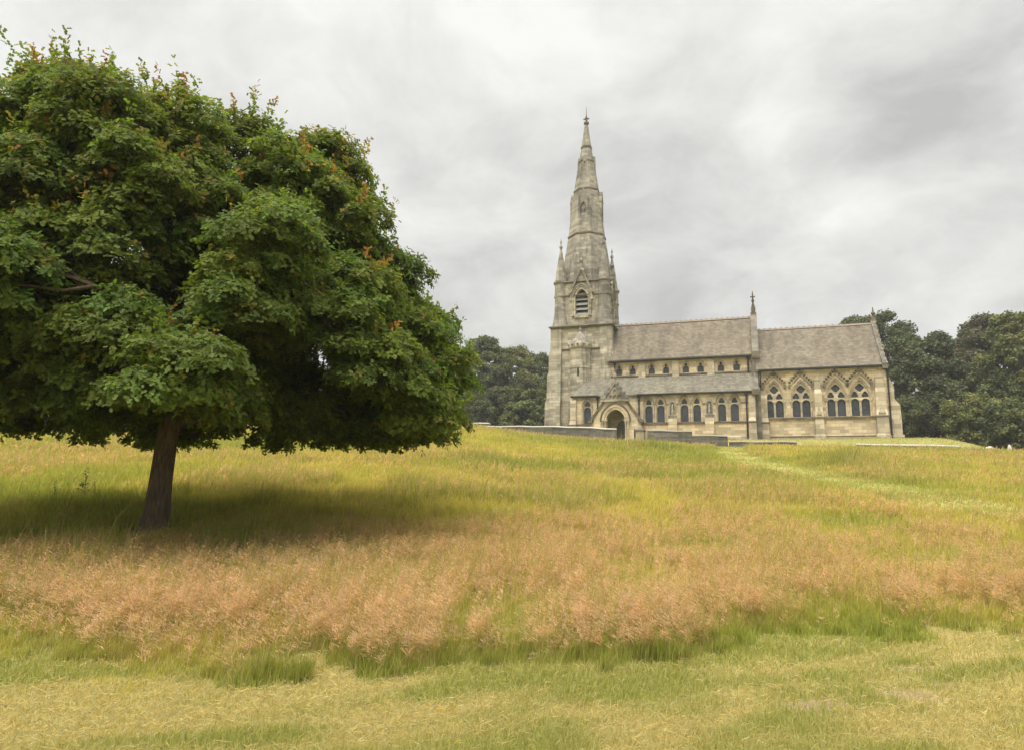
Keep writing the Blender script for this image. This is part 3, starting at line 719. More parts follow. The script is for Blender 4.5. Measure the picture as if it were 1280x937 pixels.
run_wall('churchyard_wall', 'short white-topped wall end on the crest beside the oak crown', -40, -30.0, -5, -5, [9.75, 9.7])
run_wall('churchyard_wall', 'dark wall section right of the gate pier, higher of the two there', -10.1, -5.7, -12, -12, [7.9, 7.75], cop=2)
run_wall('churchyard_wall', 'lower dark wall section stepping down below the paired aisle windows', -5.68, -2.3, -12, -12, [7.32, 7.26], cop=2)
run_wall('low_wall', 'very low wall with flat coping below the nave and chancel joint', -2.2, 4.0, -12, -12, [6.68, 6.6], .5, cop=2)
run_wall('low_wall', 'thin pale line of coping stones on the grass right of the chancel', 9.1, 17.6, -12, -12, [6.12, 6.02], .5)
gp = world(-10.85, -12); zb = gz(gp[0], gp[1])
root = tag(empty('gate_pier', (gp[0], gp[1], zb), -TH), 'square stone gate pier with capped top beside the porch', 'gate pier')
b = MB(); b.box(-.42, .42, -.42, .42, -.4, 1.15); b.build('shaft', M['trim'], root)
b = MB(); b.box(-.5, .5, -.5, .5, 1.15, 1.3); b.frus((-.48, .48, -.48, .48, 1.3), (-.12, .12, -.12, .12, 1.62)); b.build('cap', M['dark'], root)
gp = world(-11.45, -12); zb = gz(gp[0], gp[1])
root = tag(empty('iron_gate', (gp[0], gp[1], zb), -TH), 'narrow black iron gate standing open against the gate pier', 'gate')
b = MB()
for i in range(6): b.tube([(0, .1 + i * .2, .1), (0, .1 + i * .2, 1.2)], .018, 6)
b.build('bar', M['iron'], root)
b = MB(); b.box(-.03, .03, 0, 1.2, .12, .17); b.box(-.03, .03, 0, 1.2, 1.05, 1.1); b.box(-.04, .04, -.04, .04, -.3, 1.45); b.build('frame', M['iron'], root)

# ------------------------------------------------------------------ meadow zones (world-space cover types)
def az_of(x, y): return np.degrees(np.arctan2(x, y))
def edge_r(x, y):
    az = az_of(x, y)
    e = np.interp(az, [-60, -40, -34, -26, -18, -8, -2, 8, 16, 26, 35, 45, 60], [9.5, 8.6, 7.9, 6.7, 6.1, 5.75, 5.7, 6.0, 6.6, 7.9, 9.4, 11, 13])
    return e + (fbm(x / .9, y / .9, 21, 3) - .5) * 1.3 + (fbm(x / 2.6, y / 2.6, 27, 2) - .5) * 1.1
def pinkfar(x, y):
    az = az_of(x, y)
    p = np.interp(az, [-60, -35, -20, -5, 5, 16, 35, 60], [12, 12, 12.5, 15.5, 19, 21, 21, 21])
    return p + (fbm(x / 3.5, y / 3.5, 31, 3) - .5) * 10
PATHPX = [(900, 560), (911, 567), (989, 587), (1067, 603), (1145, 620), (1280, 645)]
def ray_ground(px, py):
    q = ray_dir(px, py); r = np.arange(3, 110, .05); h = EYE + q[2] * r - ground(q[0] * r, q[1] * r, False)
    i = np.argmax(h < 0); r = r[i] if h[i] < 0 else 72.0
    return q[0] * r, q[1] * r
PATH = np.array([world(-2.0, -12.2)] + [ray_ground(*p) for p in PATHPX[1:]] + [np.array([19.0, 19.0]), np.array([24.0, 14.0])])
def _spline(P, n=16):
    Q = np.vstack([2 * P[0] - P[1], P, 2 * P[-1] - P[-2]]); out = []
    for i in range(1, len(Q) - 2):
        for t in np.linspace(0, 1, n, endpoint=False):
            a, b, c, d = Q[i - 1], Q[i], Q[i + 1], Q[i + 2]
            out.append(.5 * (2 * b + (c - a) * t + (2 * a - 5 * b + 4 * c - d) * t * t + (3 * b - a - 3 * c + d) * t ** 3))
    return np.array(out + [P[-1]])
PATHS = _spline(PATH)
def path_d(x, y):
    d = np.full(x.shape, 1e9)
    for a, b in zip(PATHS[:-1:2], PATHS[2::2]):
        ab = b - a; L = ab @ ab + 1e-9
        t = np.clip(((x - a[0]) * ab[0] + (y - a[1]) * ab[1]) / L, 0, 1)
        d = np.minimum(d, np.hypot(x - a[0] - t * ab[0], y - a[1] - t * ab[1]))
    return d
C_LUSH = np.array([.19, .225, .042]); C_GREEN = np.array([.32, .325, .072]); C_YEL = np.array([.52, .44, .108])
C_STRAW = np.array([.52, .42, .19]); C_PINK = np.array([.60, .355, .222]); C_PALE = np.array([.42, .405, .15]); C_SOIL = np.array([.34, .255, .165])
BARE = [ray_ground(1127, 870) + (.42, .2), ray_ground(1025, 885) + (.3, .13), ray_ground(1190, 857) + (.2, .08), ray_ground(1150, 836) + (.28, .1), ray_ground(1270, 836) + (.3, .1)]
def zones(x, y):
    """returns dict of cover fields"""
    r = np.hypot(x, y); az = az_of(x, y); e = edge_r(x, y)
    z = {}
    nt_ = fbm(x / .28, y / .28, 65, 2)
    z['mown'] = 1 - sstep(-.12, .12, r - e + (nt_ - .5) * 1.3)
    pf = pinkfar(x, y)
    nb = fbm(x / 1.6, y / 1.6, 41, 3); nl = fbm(x / 4.5, y / 4.5, 51, 3); ns = fbm(x / .45, y / .45, 61, 2); nh = fbm(x / 11, y / 11, 71, 2)
    pink = sstep(-.15, .55, r - e) * (1 - sstep(-3.0, 3.0, r - pf)) * sstep(.42, .55, nb * .65 + nl * .35 + .045)
    crest = sstep(60, 67, r) * (1 - sstep(78, 84, r)) * sstep(-24, -14, az) * (1 - sstep(-1, 4, az)) * .9
    rightstraw = sstep(42, 58, r) * sstep(24, 31, az) * sstep(.42, .55, nl) * .75
    leftstraw = sstep(20, 28, r) * (1 - sstep(44, 54, r)) * sstep(-24, -30, az) * sstep(.42, .58, nl) * .6
    farpatch = sstep(18, 24, r) * sstep(.54, .68, nl) * .4
    wallstraw = sstep(64, 69, r) * sstep(-4, 2, az) * .75
    z['pink'] = np.clip(np.maximum.reduce([pink, crest, rightstraw, leftstraw, farpatch, wallstraw]), 0, 1)
    lush = np.maximum(sstep(.50, .66, nb * .45 + nl * .55) * .8, sstep(.5, .62, nb) * (1 - sstep(1, 4, r - e)))
    # two taller lusher swards on the rise
    p1 = np.exp(-((az - 10.5) / 5.2) ** 2 - ((r - 57) / 7) ** 2); p2 = np.exp(-((az - 25.5) / 3.6) ** 2 - ((r - 47) / 10) ** 2)
    z['swath'] = np.clip((p1 + p2) * 1.6 - .5, 0, 1) * sstep(.3, .5, nb)
    z['lush'] = np.clip(np.maximum(lush * (1 - z['pink'] * .7), z['swath']), 0, 1)
    z['edge'] = sstep(-.1, .15, r - e) * (1 - sstep(.4, 1.3, r - e))
    z['path'] = (1 - sstep(.9, 2.1, path_d(x, y) + (nb - .5) * 1.2))
    z['straw'] = sstep(.39, .58, fbm((y - x * .42) / .38 + 7, (x + y * .42) / 1.7, 81, 3) * .5 + fbm(x / 1.1, y / 1.1, 85, 3) * .35 + ns * .15)
    bare = np.zeros_like(x)
    for bx, by, bu, bv in BARE: bare = np.maximum(bare, np.exp(-((x - bx) / bu) ** 2 - ((y - by) / bv) ** 2 + (ns - .5) * 1.6))
    z['bare'] = sstep(.4, .75, bare)
    u = x * AX[0] + y * AX[1]; v = x * NX[0] + y * NX[1] - D0
    z['lawn'] = sstep(-12.4, -11.9, v) * sstep(-29.5, -28.5, u)
    z['nh'] = nh; z['nl'] = nl; z['nb'] = nb; z['ns'] = ns; z['r'] = r; z['az'] = az; z['e'] = e
    return z
def lerp(a, b, t): return a + (b - a) * t[:, None]
def sward_colour(z):
    n = len(z['r'])
    c = lerp(np.tile(C_GREEN, (n, 1)), C_YEL, np.clip(sstep(.35, .62, z['nl'] * .6 + z['nh'] * .4), 0, 1))
    c = lerp(c, C_LUSH, z['lush'] * .75); c = lerp(c, C_LUSH * 1.12, z['edge'] * .45)
    mw = lerp(np.tile(C_GREEN * np.array([1.0, 1.0, 1.3]), (n, 1)), C_STRAW * np.array([1.0, 1.02, 1.0]), .06 + .80 * z['straw'])
    c = c * (1 - z['mown'][:, None]) + mw * z['mown'][:, None]
    c = lerp(c, C_PALE, np.maximum(z['path'] * .6, z['lawn'] * .4))
    return c

# ground sheet
def build_ground():
    rr = np.concatenate([[.4], np.geomspace(1, 130, 300), np.geomspace(140, 1800, 16)])
    aa = np.concatenate([np.arange(-50, 50.01, .3), np.arange(54, 310, 6)])
    n = len(aa); A, RR = np.meshgrid(np.radians(aa), rr)
    x = (RR * np.sin(A)).ravel(); y = (RR * np.cos(A)).ravel(); zz = ground(x, y)
    V = np.stack([x, y, zz], 1)
    idx = np.arange(len(x)).reshape(RR.shape); a = idx[:-1]; b = idx[1:]
    a2 = np.roll(a, -1, 1); b2 = np.roll(b, -1, 1)
    T = np.concatenate([np.stack([a, a2, b], -1).reshape(-1, 3), np.stack([a2, b2, b], -1).reshape(-1, 3), [[0, i, i + 1] for i in range(1, n - 1)]])
    T = T[:, ::-1]
    z = zones(x, y); c = sward_colour(z); c = lerp(c, C_STRAW * .75, z['pink'] * .35)
    c = lerp(c * .8, C_SOIL, z['bare'])
    m, nt, _, _ = new_mat('meadow_soil_and_thatch'); k = NB(nt)
    at = k.node('ShaderNodeAttribute'); at.attribute_name = 'Col'
    tc = k.node('ShaderNodeTexCoord').outputs['Object']
    f1 = k.noise(tc, 30, 5, .7); f2 = k.noise(tc, 2.2, 5, .65)
    g = k.math('ADD', k.math('MULTIPLY', f1, .9), .5); g2 = k.math('ADD', k.math('MULTIPLY', f2, .6), .7)
    col = k.mix(1.0, k.mix(1.0, at.outputs['Color'], k.comb(g, g, g), 'MULTIPLY'), k.comb(g2, g2, g2), 'MULTIPLY')
    k.out(k.bsdf(col, .95, .05, k.bump(f1, .7, .03)))
    o = tri_mesh('ground', V, T, m, c, smooth=True); tag(o, kind='structure'); return o
build_ground()
# trodden path, a sheet 4 mm above the ground
def build_path():
    P = PATHS; d = np.gradient(P, axis=0); d /= np.linalg.norm(d, axis=1)[:, None]; s = np.stack([-d[:, 1], d[:, 0]], 1)
    V = []; T = []; W = np.linspace(-.85, .85, 7)
    for i, p in enumerate(P):
        w = .8 + .25 * math.sin(i * 1.3) + .15 * math.sin(i * 3.1)
        for k in W:
            q = p + s[i] * k * w; V.append((q[0], q[1], gz(q[0], q[1]) + .008))
    for i in range(len(P) - 1):
        for j in range(6):
            a = i * 7 + j; T += [(a, a + 1, a + 8), (a, a + 8, a + 7)]
    o = tri_mesh('path', np.array(V), np.array(T), plain_mat('trodden_turf', (.34, .32, .10), .95, .05, .35, 9, .3), smooth=True)
    tag(o, kind='structure')
build_path()

# ------------------------------------------------------------------ grass
def blades(x, y, z0, h, w, col_base, col_tip, lean, ang=None):
    n = len(x)
    if ang is None: ang = rng.uniform(0, 2 * np.pi, n)
    la = rng.uniform(0, 2 * np.pi, n) ; lx = np.cos(la) * lean * h + .10 * h; ly = np.sin(la) * lean * h
    dx = np.cos(ang) * w / 2; dy = np.sin(ang) * w / 2
    V = np.empty((n, 5, 3), np.float32)
    V[:, 0] = np.stack([x - dx, y - dy, z0 - .02], 1); V[:, 1] = np.stack([x + dx, y + dy, z0 - .02], 1)
    mx = x + lx * .3; my = y + ly * .3; mz = z0 + h * .55
    V[:, 2] = np.stack([mx - dx * .8, my - dy * .8, mz], 1); V[:, 3] = np.stack([mx + dx * .8, my + dy * .8, mz], 1)
    V[:, 4] = np.stack([x + lx, y + ly, z0 + h * np.sqrt(np.clip(1 - lean ** 2 * .6, .1, 1))], 1)
    C = np.empty((n, 5, 3), np.float32); C[:, :2] = col_base[:, None]; C[:, 2:4] = (.45 * col_base + .55 * col_tip)[:, None]; C[:, 4] = col_tip
    b = (np.arange(n) * 5)[:, None, None]
    T = (np.array([[0, 1, 3], [0, 3, 2], [2, 3, 4]])[None] + b).reshape(-1, 3)
    return V.reshape(-1, 3), T, C.reshape(-1, 3)
def join(parts):
    V = []; T = []; C = []; o = 0
    for v, t, c in parts: V.append(v); T.append(t + o); C.append(c); o += len(v)
    return np.concatenate(V), np.concatenate(T), np.concatenate(C)
SIDES = False
def sample_polar(n, r0, r1, power=1.0, azr=47):
    az = np.radians(rng.uniform(-azr, azr, n)); u = rng.random(n)
    if SIDES: az = np.sign(az) * (np.radians(47) + np.abs(az) * .75); r1 = min(r1, 24.0)
    r = r0 * (r1 / r0) ** u
    return r * np.sin(az), r * np.cos(az)
def keep(mask, *arrs): return [a[mask] for a in arrs]
def jitter(c, s=.18):
    n = len(c); g = 1 + rng.normal(0, s, n)[:, None]; hue = rng.normal(0, s * .35, n)[:, None]
    return np.clip(c * g * np.concatenate([1 + hue, np.ones((n, 1)), 1 - hue], 1), .008, .8)
def clump(x, y, rad, frac=.6):
    """pull a share of the blades towards tuft centres"""
    cell = rad * 2.2; r = np.hypot(x, y)
    ix = np.floor(x / cell); iy = np.floor(y / cell)
    cx = (ix + .2 + .6 * _hash(ix, iy, 5)) * cell; cy = (iy + .2 + .6 * _hash(ix, iy, 9)) * cell
    k = (rng.random(len(x)) < frac) * rng.uniform(.25, .85, len(x))
    return x + (cx - x) * k, y + (cy - y) * k

GS = 1.0
def build_mown():
    x, y = sample_polar(int(330000 * GS), 3.6, 13.0)
    x = x + rng.normal(0, .03, len(x)); y = y + rng.normal(0, .03, len(y))
    z = zones(x, y); k = (z['mown'] > rng.random(len(x))) & (rng.random(len(x)) > z['bare'] * .7)
    x, y = keep(k, x, y); z = {q: v[k] for q, v in z.items()}; n = len(x)
    c = sward_colour(z)
    h = rng.uniform(.02, .065, n) * (1 + .5 * (1 - z['straw'])); w = .0011 * np.clip(z['r'], 3, 20) * rng.uniform(.6, 1.2, n)
    lean = rng.uniform(.2, 1.0, n)
    straw = rng.random(n) < .22 + .3 * z['straw']
    tip = np.where(straw[:, None], C_STRAW * 1.0, c)
    P = [blades(x, y, ground(x, y), h, w, jitter(c * .95), jitter(tip), lean)]
    # dry clippings lying on the turf
    x, y = sample_polar(int(170000 * GS), 3.6, 12.0); z = zones(x, y)
    k = (z['mown'] > .4) & (rng.random(len(x)) < .10 + .42 * z['straw']); x, y = keep(k, x, y); n = len(x)
    a = rng.normal(.5, .8, n); L = rng.uniform(.03, .10, n); r = np.hypot(x, y); w = .00038 * r * rng.uniform(.7, 1.3, n)
    z0 = ground(x, y) + rng.uniform(.012, .05, n)
    dx, dy = np.cos(a) * L / 2, np.sin(a) * L / 2; nx, ny = -np.sin(a) * w / 2, np.cos(a) * w / 2; dz = rng.normal(0, .018, n)
    V = np.stack([np.stack([x - dx, y - dy, z0 - dz], 1), np.stack([x + nx, y + ny, z0 + .004], 1), np.stack([x + dx, y + dy, z0 + dz], 1), np.stack([x - nx, y - ny, z0], 1)], 1).reshape(-1, 3)
    T = (np.array([[0, 3, 1], [3, 2, 1]])[None] + (np.arange(n) * 4)[:, None, None]).reshape(-1, 3)
    C = np.repeat(jitter(np.tile(C_STRAW * np.array([.95, .97, 1.0]), (n, 1)), .25), 4, 0)
    P.append((V, T, C))
    V, T, C = join(P); tag(tri_mesh('mown_grass', V, T, M['grass'], C), kind='stuff')
def build_meadow():
    P = []
    x, y = sample_polar(int(950000 * GS), 5.0, 92.0)
    x0, y0 = x, y
    r = np.hypot(x, y)
    x, y = clump(x, y, .16, .55)
    z = zones(x, y); k = (z['mown'] < rng.random(len(x)))
    x, y = keep(k, x, y); z = {q: v[k] for q, v in z.items()}; n = len(x); r = z['r']
    c = sward_colour(z)
    short = np.maximum(z['path'] * .95, z['lawn'])
    h = rng.gamma(6, 1 / 6., n) * (.225 + .10 * z['lush'] + .20 * z['swath'] ) * (1 - .72 * short) * (.45 + 1.1 * z['nb']) * (.34 + .66 * sstep(0, 2.2 + 2.4 * z['nl'], r - z['e'] + z['ns'] * 1.1)) * (.4 + .6 * sstep(.5, 2.2, np.hypot(x + 7.36, y - 14.85)))
    w = .00085 * np.clip(r, 5, 60) * rng.uniform(.6, 1.3, n)
    lean = rng.beta(2, 3, n) * .85
    dry = rng.random(n) < (.12 + .30 * z['pink'] + .18 * sstep(.45, .6, z['nl'])) * (1 - .3 * z['edge'])
    dryc = lerp(np.tile(C_STRAW * .95, (n, 1)), np.array([.46, .30, .17]), z['pink'] * .8)
    tip = np.where(dry[:, None], dryc, c * 1.05)
    base = np.where((dry & (rng.random(n) < .5))[:, None], dryc * .75, c * .95)
    P.append(blades(x, y, ground(x, y), h, w, jitter(base), jitter(tip), lean))
    V, T, C = join(P); tag(tri_mesh('meadow_grass', V, T, M['grass'], C), kind='stuff')
def build_seedheads():
    # bent-grass panicles: thin stalk with a spray of fine branchlets
    x, y = sample_polar(int(230000 * GS), 5.2, 85.0)
    x, y = clump(x, y, .22, .45)
    z = zones(x, y)
    dens = np.clip(.62 * z['pink'] * (.14 + .86 * sstep(.43, .60, z['nb'] * .7 + z['ns'] * .3)) + .06 * sstep(.42, .6, z['nl']) + .035, 0, 1) * (1 - z['mown']) * (1 - z['path']) * (1 - .9 * z['lawn']) * (1 - .1 * z['edge'])
    k = dens > rng.random(len(x)); x, y = keep(k, x, y); z = {q: v[k] for q, v in z.items()}; n = len(x); r = z['r']
    z0 = ground(x, y); H = rng.gamma(14, 1 / 14., n) * (.33 + .08 * z['lush']) * (.8 + .2 * sstep(0, 1.2, r - z['e'])) * (.45 + .55 * sstep(.6, 2.4, np.hypot(x + 7.36, y - 14.85)))
    la = rng.normal(.25, .8, n); ll = rng.beta(2, 4, n) * .4 * H; tx, ty = x + np.cos(la) * ll, y + np.sin(la) * ll
    w = .00034 * np.clip(r, 4, 40)
    hue = rng.random(n)[:, None]
    pc = C_PINK * (1 - hue * .3) + C_STRAW * hue * .3; pc = jitter(pc, .16)
    sc = jitter(np.tile(np.array([.30, .27, .10]), (n, 1)), .15)
    dx = w / 2
    V = [np.stack([np.stack([x - dx, y, z0], 1), np.stack([x + dx, y, z0], 1), np.stack([tx, ty, z0 + H], 1)], 1)]; C = [np.repeat(sc[:, None], 3, 1)]
    NBR = 18
    for i in range(NBR):
        f_ = rng.uniform(.62, 1.0, n); px, py, pz = x + (tx - x) * f_, y + (ty - y) * f_, z0 + H * f_
        a = rng.uniform(0, 2 * np.pi, n); L = (.085 - .06 * (f_ - .62) / .38) * rng.uniform(.5, 1.2, n); up = rng.uniform(.1, .75, n)
        ex, ey, ez = px + np.cos(a) * L, py + np.sin(a) * L, pz + up * L
        ww = .00022 * np.clip(r, 4, 45) * rng.uniform(.6, 1.3, n)
        V.append(np.stack([np.stack([px, py, pz], 1), np.stack([ex + ww * np.sin(a), ey - ww * np.cos(a), ez + ww * .5], 1), np.stack([ex - ww * np.sin(a), ey + ww * np.cos(a), ez - ww * .7], 1)], 1))
        C.append(np.repeat((pc * rng.uniform(.8, 1.2, (n, 1)))[:, None], 3, 1))
    V = np.concatenate(V).reshape(-1, 3); C = np.concatenate(C).reshape(-1, 3); T = np.arange(len(V)).reshape(-1, 3)
    tag(tri_mesh('seeding_grass', V, T, M['grass'], C), kind='stuff')
build_mown(); build_meadow(); build_seedheads()

# ------------------------------------------------------------------ trees
LEAF = np.array([[0, 0], [.34, .30], [.52, .14], [.76, .33], [1, 0], [.34, -.30], [.52, -.14], [.76, -.33]])
LTRI = np.array([[0, 2, 1], [0, 4, 2], [2, 4, 3], [0, 5, 6], [0, 6, 4], [6, 7, 4]])
QUADL = np.array([[0, 0], [.45, .36], [1, 0], [.45, -.36]]); QTRI = np.array([[0, 2, 1], [0, 3, 2]])
def leaves(P, N, size, col, shape=LEAF, tri=LTRI, fold=.35, bias=None):
    n = len(P)
    N = N / (np.linalg.norm(N, axis=1)[:, None] + 1e-9)
    t = rng.normal(size=(n, 3)) if bias is None else bias + rng.normal(size=(n, 3)) * .35
    t -= (t * N).sum(1)[:, None] * N; t /= np.linalg.norm(t, axis=1)[:, None] + 1e-9
    b = np.cross(N, t)
    L = shape[None, :, 0] * size[:, None]; W = shape[None, :, 1] * size[:, None]
    cup = rng.uniform(-.1, .3, n)[:, None] * L * shape[None, :, 0]
    V = P[:, None] + t[:, None] * L[..., None] + b[:, None] * W[..., None] + N[:, None] * (np.abs(W) * fold - cup)[..., None]
    k = len(shape)
    T = (tri[None] + (np.arange(n) * k)[:, None, None]).reshape(-1, 3)
    return V.reshape(-1, 3), T, np.repeat(col, k, 0)
def tube_path(pts, rad, n=7):
    pts = np.array(pts); m_ = len(pts); V = []; F = []
    d = np.gradient(pts, axis=0)
    ref = np.array([.3, .7, .2])
    for i in range(m_):
        t = d[i] / np.linalg.norm(d[i]); x = np.cross(t, ref); x /= np.linalg.norm(x); y = np.cross(t, x)
        for j in range(n):
            a = 2 * math.pi * j / n; V.append(pts[i] + rad[i] * (math.cos(a) * x + math.sin(a) * y))
    for i in range(m_ - 1):
        for j in range(n):
            a = i * n + j; b = i * n + (j + 1) % n; F += [(a, b, b + n), (a, b + n, a + n)]
    e = (m_ - 1) * n; F += [(e, e + j, e + j + 1) for j in range(1, n - 1)]
    return np.array(V), np.array(F)

def build_oak():
    bx, by = -7.36, 14.85; bz = gz(bx, by)
    root = tag(empty('oak_tree', (bx, by, bz)), 'broad spreading green oak with bare lower trunk standing alone in the meadow', 'tree')
    # trunk: flared foot, slight lean, continuing as a leader into the crown
    tp = [(0, 0, -.25), (.0, 0, .0), (.02, 0, .12), (.04, 0, .4), (.07, 0, 1.1), (.11, 0, 1.8), (.15, .02, 2.4), (.24, .08, 3.4), (.22, .12, 4.6), (.32, .05, 5.9), (.05, 0, 7.0), (-.1, .05, 8.0), (-.2, 0, 8.6)]
    tr = [.46, .36, .29, .25, .226, .212, .21, .18, .15, .12, .085, .05, .02]
    V, F = tube_path(tp, tr, 18)
    a = np.arctan2(V[:, 1], V[:, 0]); foot = np.exp(-np.clip(V[:, 2], 0, 9) / .22)
    V[:, :2] *= (1 + .16 * foot * np.sin(a * 5 + 1))[:, None] * (1 + (.05 * (vnoise(a * 3, V[:, 2] * 2, 7) - .5)))[:, None]
    tri_mesh('trunk', V, F[:, ::-1], M['bark'], None, root, True)
    hz = [1.8, 2.1, 2.7, 3.5, 4.5, 5.6, 6.45, 7.15, 7.8, 8.35, 8.8, 9.1]; rz = [4.6, 5.4, 5.85, 5.9, 5.55, 5.0, 4.65, 4.35, 3.95, 3.4, 2.4, .9]
    def env(phi, h):
        lump = 1 + .10 * (vnoise(np.cos(phi) * 2.2 + 5, np.sin(phi) * 2.2 + h * .55, 91) - .5) * 2 + .07 * (vnoise(np.cos(phi) * 5 + 9, np.sin(phi) * 5 + h * 1.3, 95) - .5) * 2
        return np.interp(h, hz, rz) * lump
    # boughs (large billows on the envelope), each carrying its own clumps
    def ctr(h): return .12 - .5 * float(sstep(3, 8.5, np.array(h)))
    bs = []; N = 0
    while len(bs) < 138 and N < 40000:
        N += 1
        h = 2.25 + 6.5 * rng.random() ** 1.15; phi = rng.uniform(0, 2 * np.pi); R = float(env(phi, h)); br = rng.uniform(.65, 1.1)
        if rng.random() > R / 6.2 + .15: continue
        q = rng.uniform(.86, 1.05) if rng.random() < .85 else rng.uniform(.3, .7)
        r = max(.15, R * q - br * .72); p = np.array([ctr(h) + r * np.cos(phi), r * np.sin(phi), min(h, 8.78 - br * .5 - .07 * max(0, -r * np.sin(phi)))])
        if any(np.linalg.norm((p - o[0]) * np.array([1, 1, 1.15])) < .56 * (br + o[1]) for o in bs): continue
        bs.append((p, br))
    N = 0; n0 = len(bs)
    while len(bs) < n0 + 34 and N < 30000:                 # close the deeper hollows between boughs
        N += 1
        h = 2.6 + 5.6 * rng.random(); phi = rng.uniform(0, 2 * np.pi); R = float(env(phi, h)); br = rng.uniform(.6, .85)
        r = max(.15, R * rng.uniform(.80, .97) - br * .7); p = np.array([ctr(h) + r * np.cos(phi), r * np.sin(phi), h - .05 * max(0, -r * np.sin(phi))])
        if any(np.linalg.norm(p - o[0]) < .47 * (br + o[1]) for o in bs): continue
        bs.append((p, br))
    cs = []; ci = []
    for bi, (p, br) in enumerate(bs):
        o3 = np.array([p[0] - ctr(p[2]), p[1], (p[2] - 4.6) * .9]); o3 /= np.linalg.norm(o3) + 1e-6
        m_ = int(9 * br ** 2) + 3; k_ = 0; t_ = 0; loc = []
        while k_ < m_ and t_ < 300:
            t_ += 1; d = rng.normal(size=3); d /= np.linalg.norm(d)
            if d @ (o3 * .6 + np.array([0, 0, .6])) < -.5: continue
            c = p + d * br * np.array([.82, .82, .62]) * rng.uniform(.72, 1.05)
            if c[2] < 2.02 + .12 * rng.random(): c[2] = 2.05 + .25 * rng.random()
            if any(np.linalg.norm(c - l) < .46 for l in loc): continue
            loc.append(c); cs.append(c); ci.append(bi); k_ += 1
    for _ in range(130):                                   # thinner inner growth
        h = 2.3 + 5.8 * rng.random() ** 1.3; phi = rng.uniform(0, 2 * np.pi); r = float(env(phi, h)) * rng.uniform(.25, .75); cs.append(np.array([ctr(h) + r * np.cos(phi), r * np.sin(phi), h])); ci.append(-1)
    cs = np.array(cs)
    top = 8.3 - .30 * np.maximum(0, -cs[:, 1]); cs[:, 2] = np.where(cs[:, 2] > top, top + (cs[:, 2] - top) * .6, cs[:, 2])   # rounded dome
    # primary limbs
    limbs = []
    for i in range(19):
        h0 = 2.3 + 5.4 * (i / 18) ** 1.15; phi = i * 2.399 + rng.normal(0, .15)
        hend = min(8.7, h0 + (0.5 if i < 6 else 1.2) + rng.uniform(0, 1.0)); L = float(env(phi, min(max(hend, 2.4), 9.0))) * .86
        x0 = np.interp(h0, [p[2] for p in tp], [p[0] for p in tp])
        pts = []
        for s in np.linspace(0, 1, 9):
            wob = .22 * np.sin(s * 7 + i) * s
            pts.append([x0 + np.cos(phi + wob * .5) * L * s, np.sin(phi + wob * .5) * L * s, h0 + (hend - h0) * (s ** .7 if i > 5 else s ** 1.6) + .08 * np.sin(s * 9 + 2 * i) * s])
        limbs.append((np.array(pts), np.linspace(1, .18, 9) * (.078 - .03 * i / 18)))
    LP = np.array([l[0] for l in limbs])           # limb, node, xyz
    twig = [[] for _ in limbs]
    def hang(c):
        d = np.linalg.norm(LP[:, 1:] - c, axis=2) + np.maximum(0, LP[:, 1:, 2] - c[2]) * .5
        i, j = np.unravel_index(np.argmin(d), d.shape); return i, LP[i, j + 1]
    own = []
    for p, br in bs:                                       # one side branch to each bough
        i, a = hang(p); e = p - np.array([0, 0, br * .25]); own.append((i, e)); mid = (a + e) / 2 + rng.normal(0, .12, 3)
        twig[i].append(([a, (a + mid) / 2 + rng.normal(0, .05, 3), mid, (mid + e) / 2 + rng.normal(0, .06, 3), e], [.034, .03, .026, .021, .015]))
    for c, bi in zip(cs, ci):
        if bi < 0: continue
        i, a = own[bi]; mid = (a + c) / 2 + rng.normal(0, .08, 3)
        twig[i].append(([a, mid, c], [.012, .009, .004]))
    for i, (pts, rad) in enumerate(limbs):
        parts = [tube_path(pts, rad, 8)] + [tube_path(p, r, 5) for p, r in twig[i]]
        V = []; F = []; o = 0
        for v, f in parts: V.append(v); F.append(f + o); o += len(v)
        tri_mesh('branch', np.concatenate(V), np.concatenate(F)[:, ::-1], M['bark'], None, root, True)
    # bare twigs low on the trunk
    V = []; F = []; o = 0
    for (ph, z_, L) in ((.1, 2.05, .55), (.25, 2.2, .8), (2.9, 2.1, .6)):
        c_, s_ = math.cos(ph), math.sin(ph); v, f = tube_path([(.25, 0, z_), (.25 + c_ * L * .5, s_ * L * .5, z_ + .03), (.25 + c_ * L, s_ * L, z_ + .08)], [.022, .013, .005], 5); V.append(v); F.append(f + o); o += len(v)
    tri_mesh('branch', np.concatenate(V), np.concatenate(F)[:, ::-1], M['bark'], None, root, True)
    # foliage
    P = []; Nn = []; S = []; C = []; Bz = []
    O = []; ON = []; OC = []; OS = []; OB = []
    g0 = np.array([.118, .176, .030])
    for c in cs:
        out = np.array([c[0] - .15, c[1], (c[2] - 4.3) * .8]); out /= np.linalg.norm(out) + 1e-6
        rel = np.hypot(c[0] - .15, c[1]) / max(.5, float(np.interp(c[2], hz, rz)))
        outer = rel > .68 or c[2] > 9.3
        rx = rng.uniform(.36, .66); rzz = rx * rng.uniform(.6, .9); nr = int((104 if outer else 56) * (rx / .5) ** 2)
        d = rng.normal(size=(nr, 3)); d /= np.linalg.norm(d, axis=1)[:, None]; d[:, 2] = np.where(d[:, 2] < -.15, -d[:, 2] * .8, d[:, 2])
        rad = rng.uniform(.30, 1.05, nr) ** .55
        q = c + d * rad[:, None] * np.array([rx, rx, rzz])
        q[:, 2] -= .14 * (np.hypot(q[:, 0] - c[0], q[:, 1] - c[1]) / rx) ** 2
        ax = d * .8 + np.array([0, 0, .55]) + out * .4 + rng.normal(0, .22, (nr, 3)); ax /= np.linalg.norm(ax, axis=1)[:, None]
        per = 7                                            # leaves radiate in rosettes from the twig tips
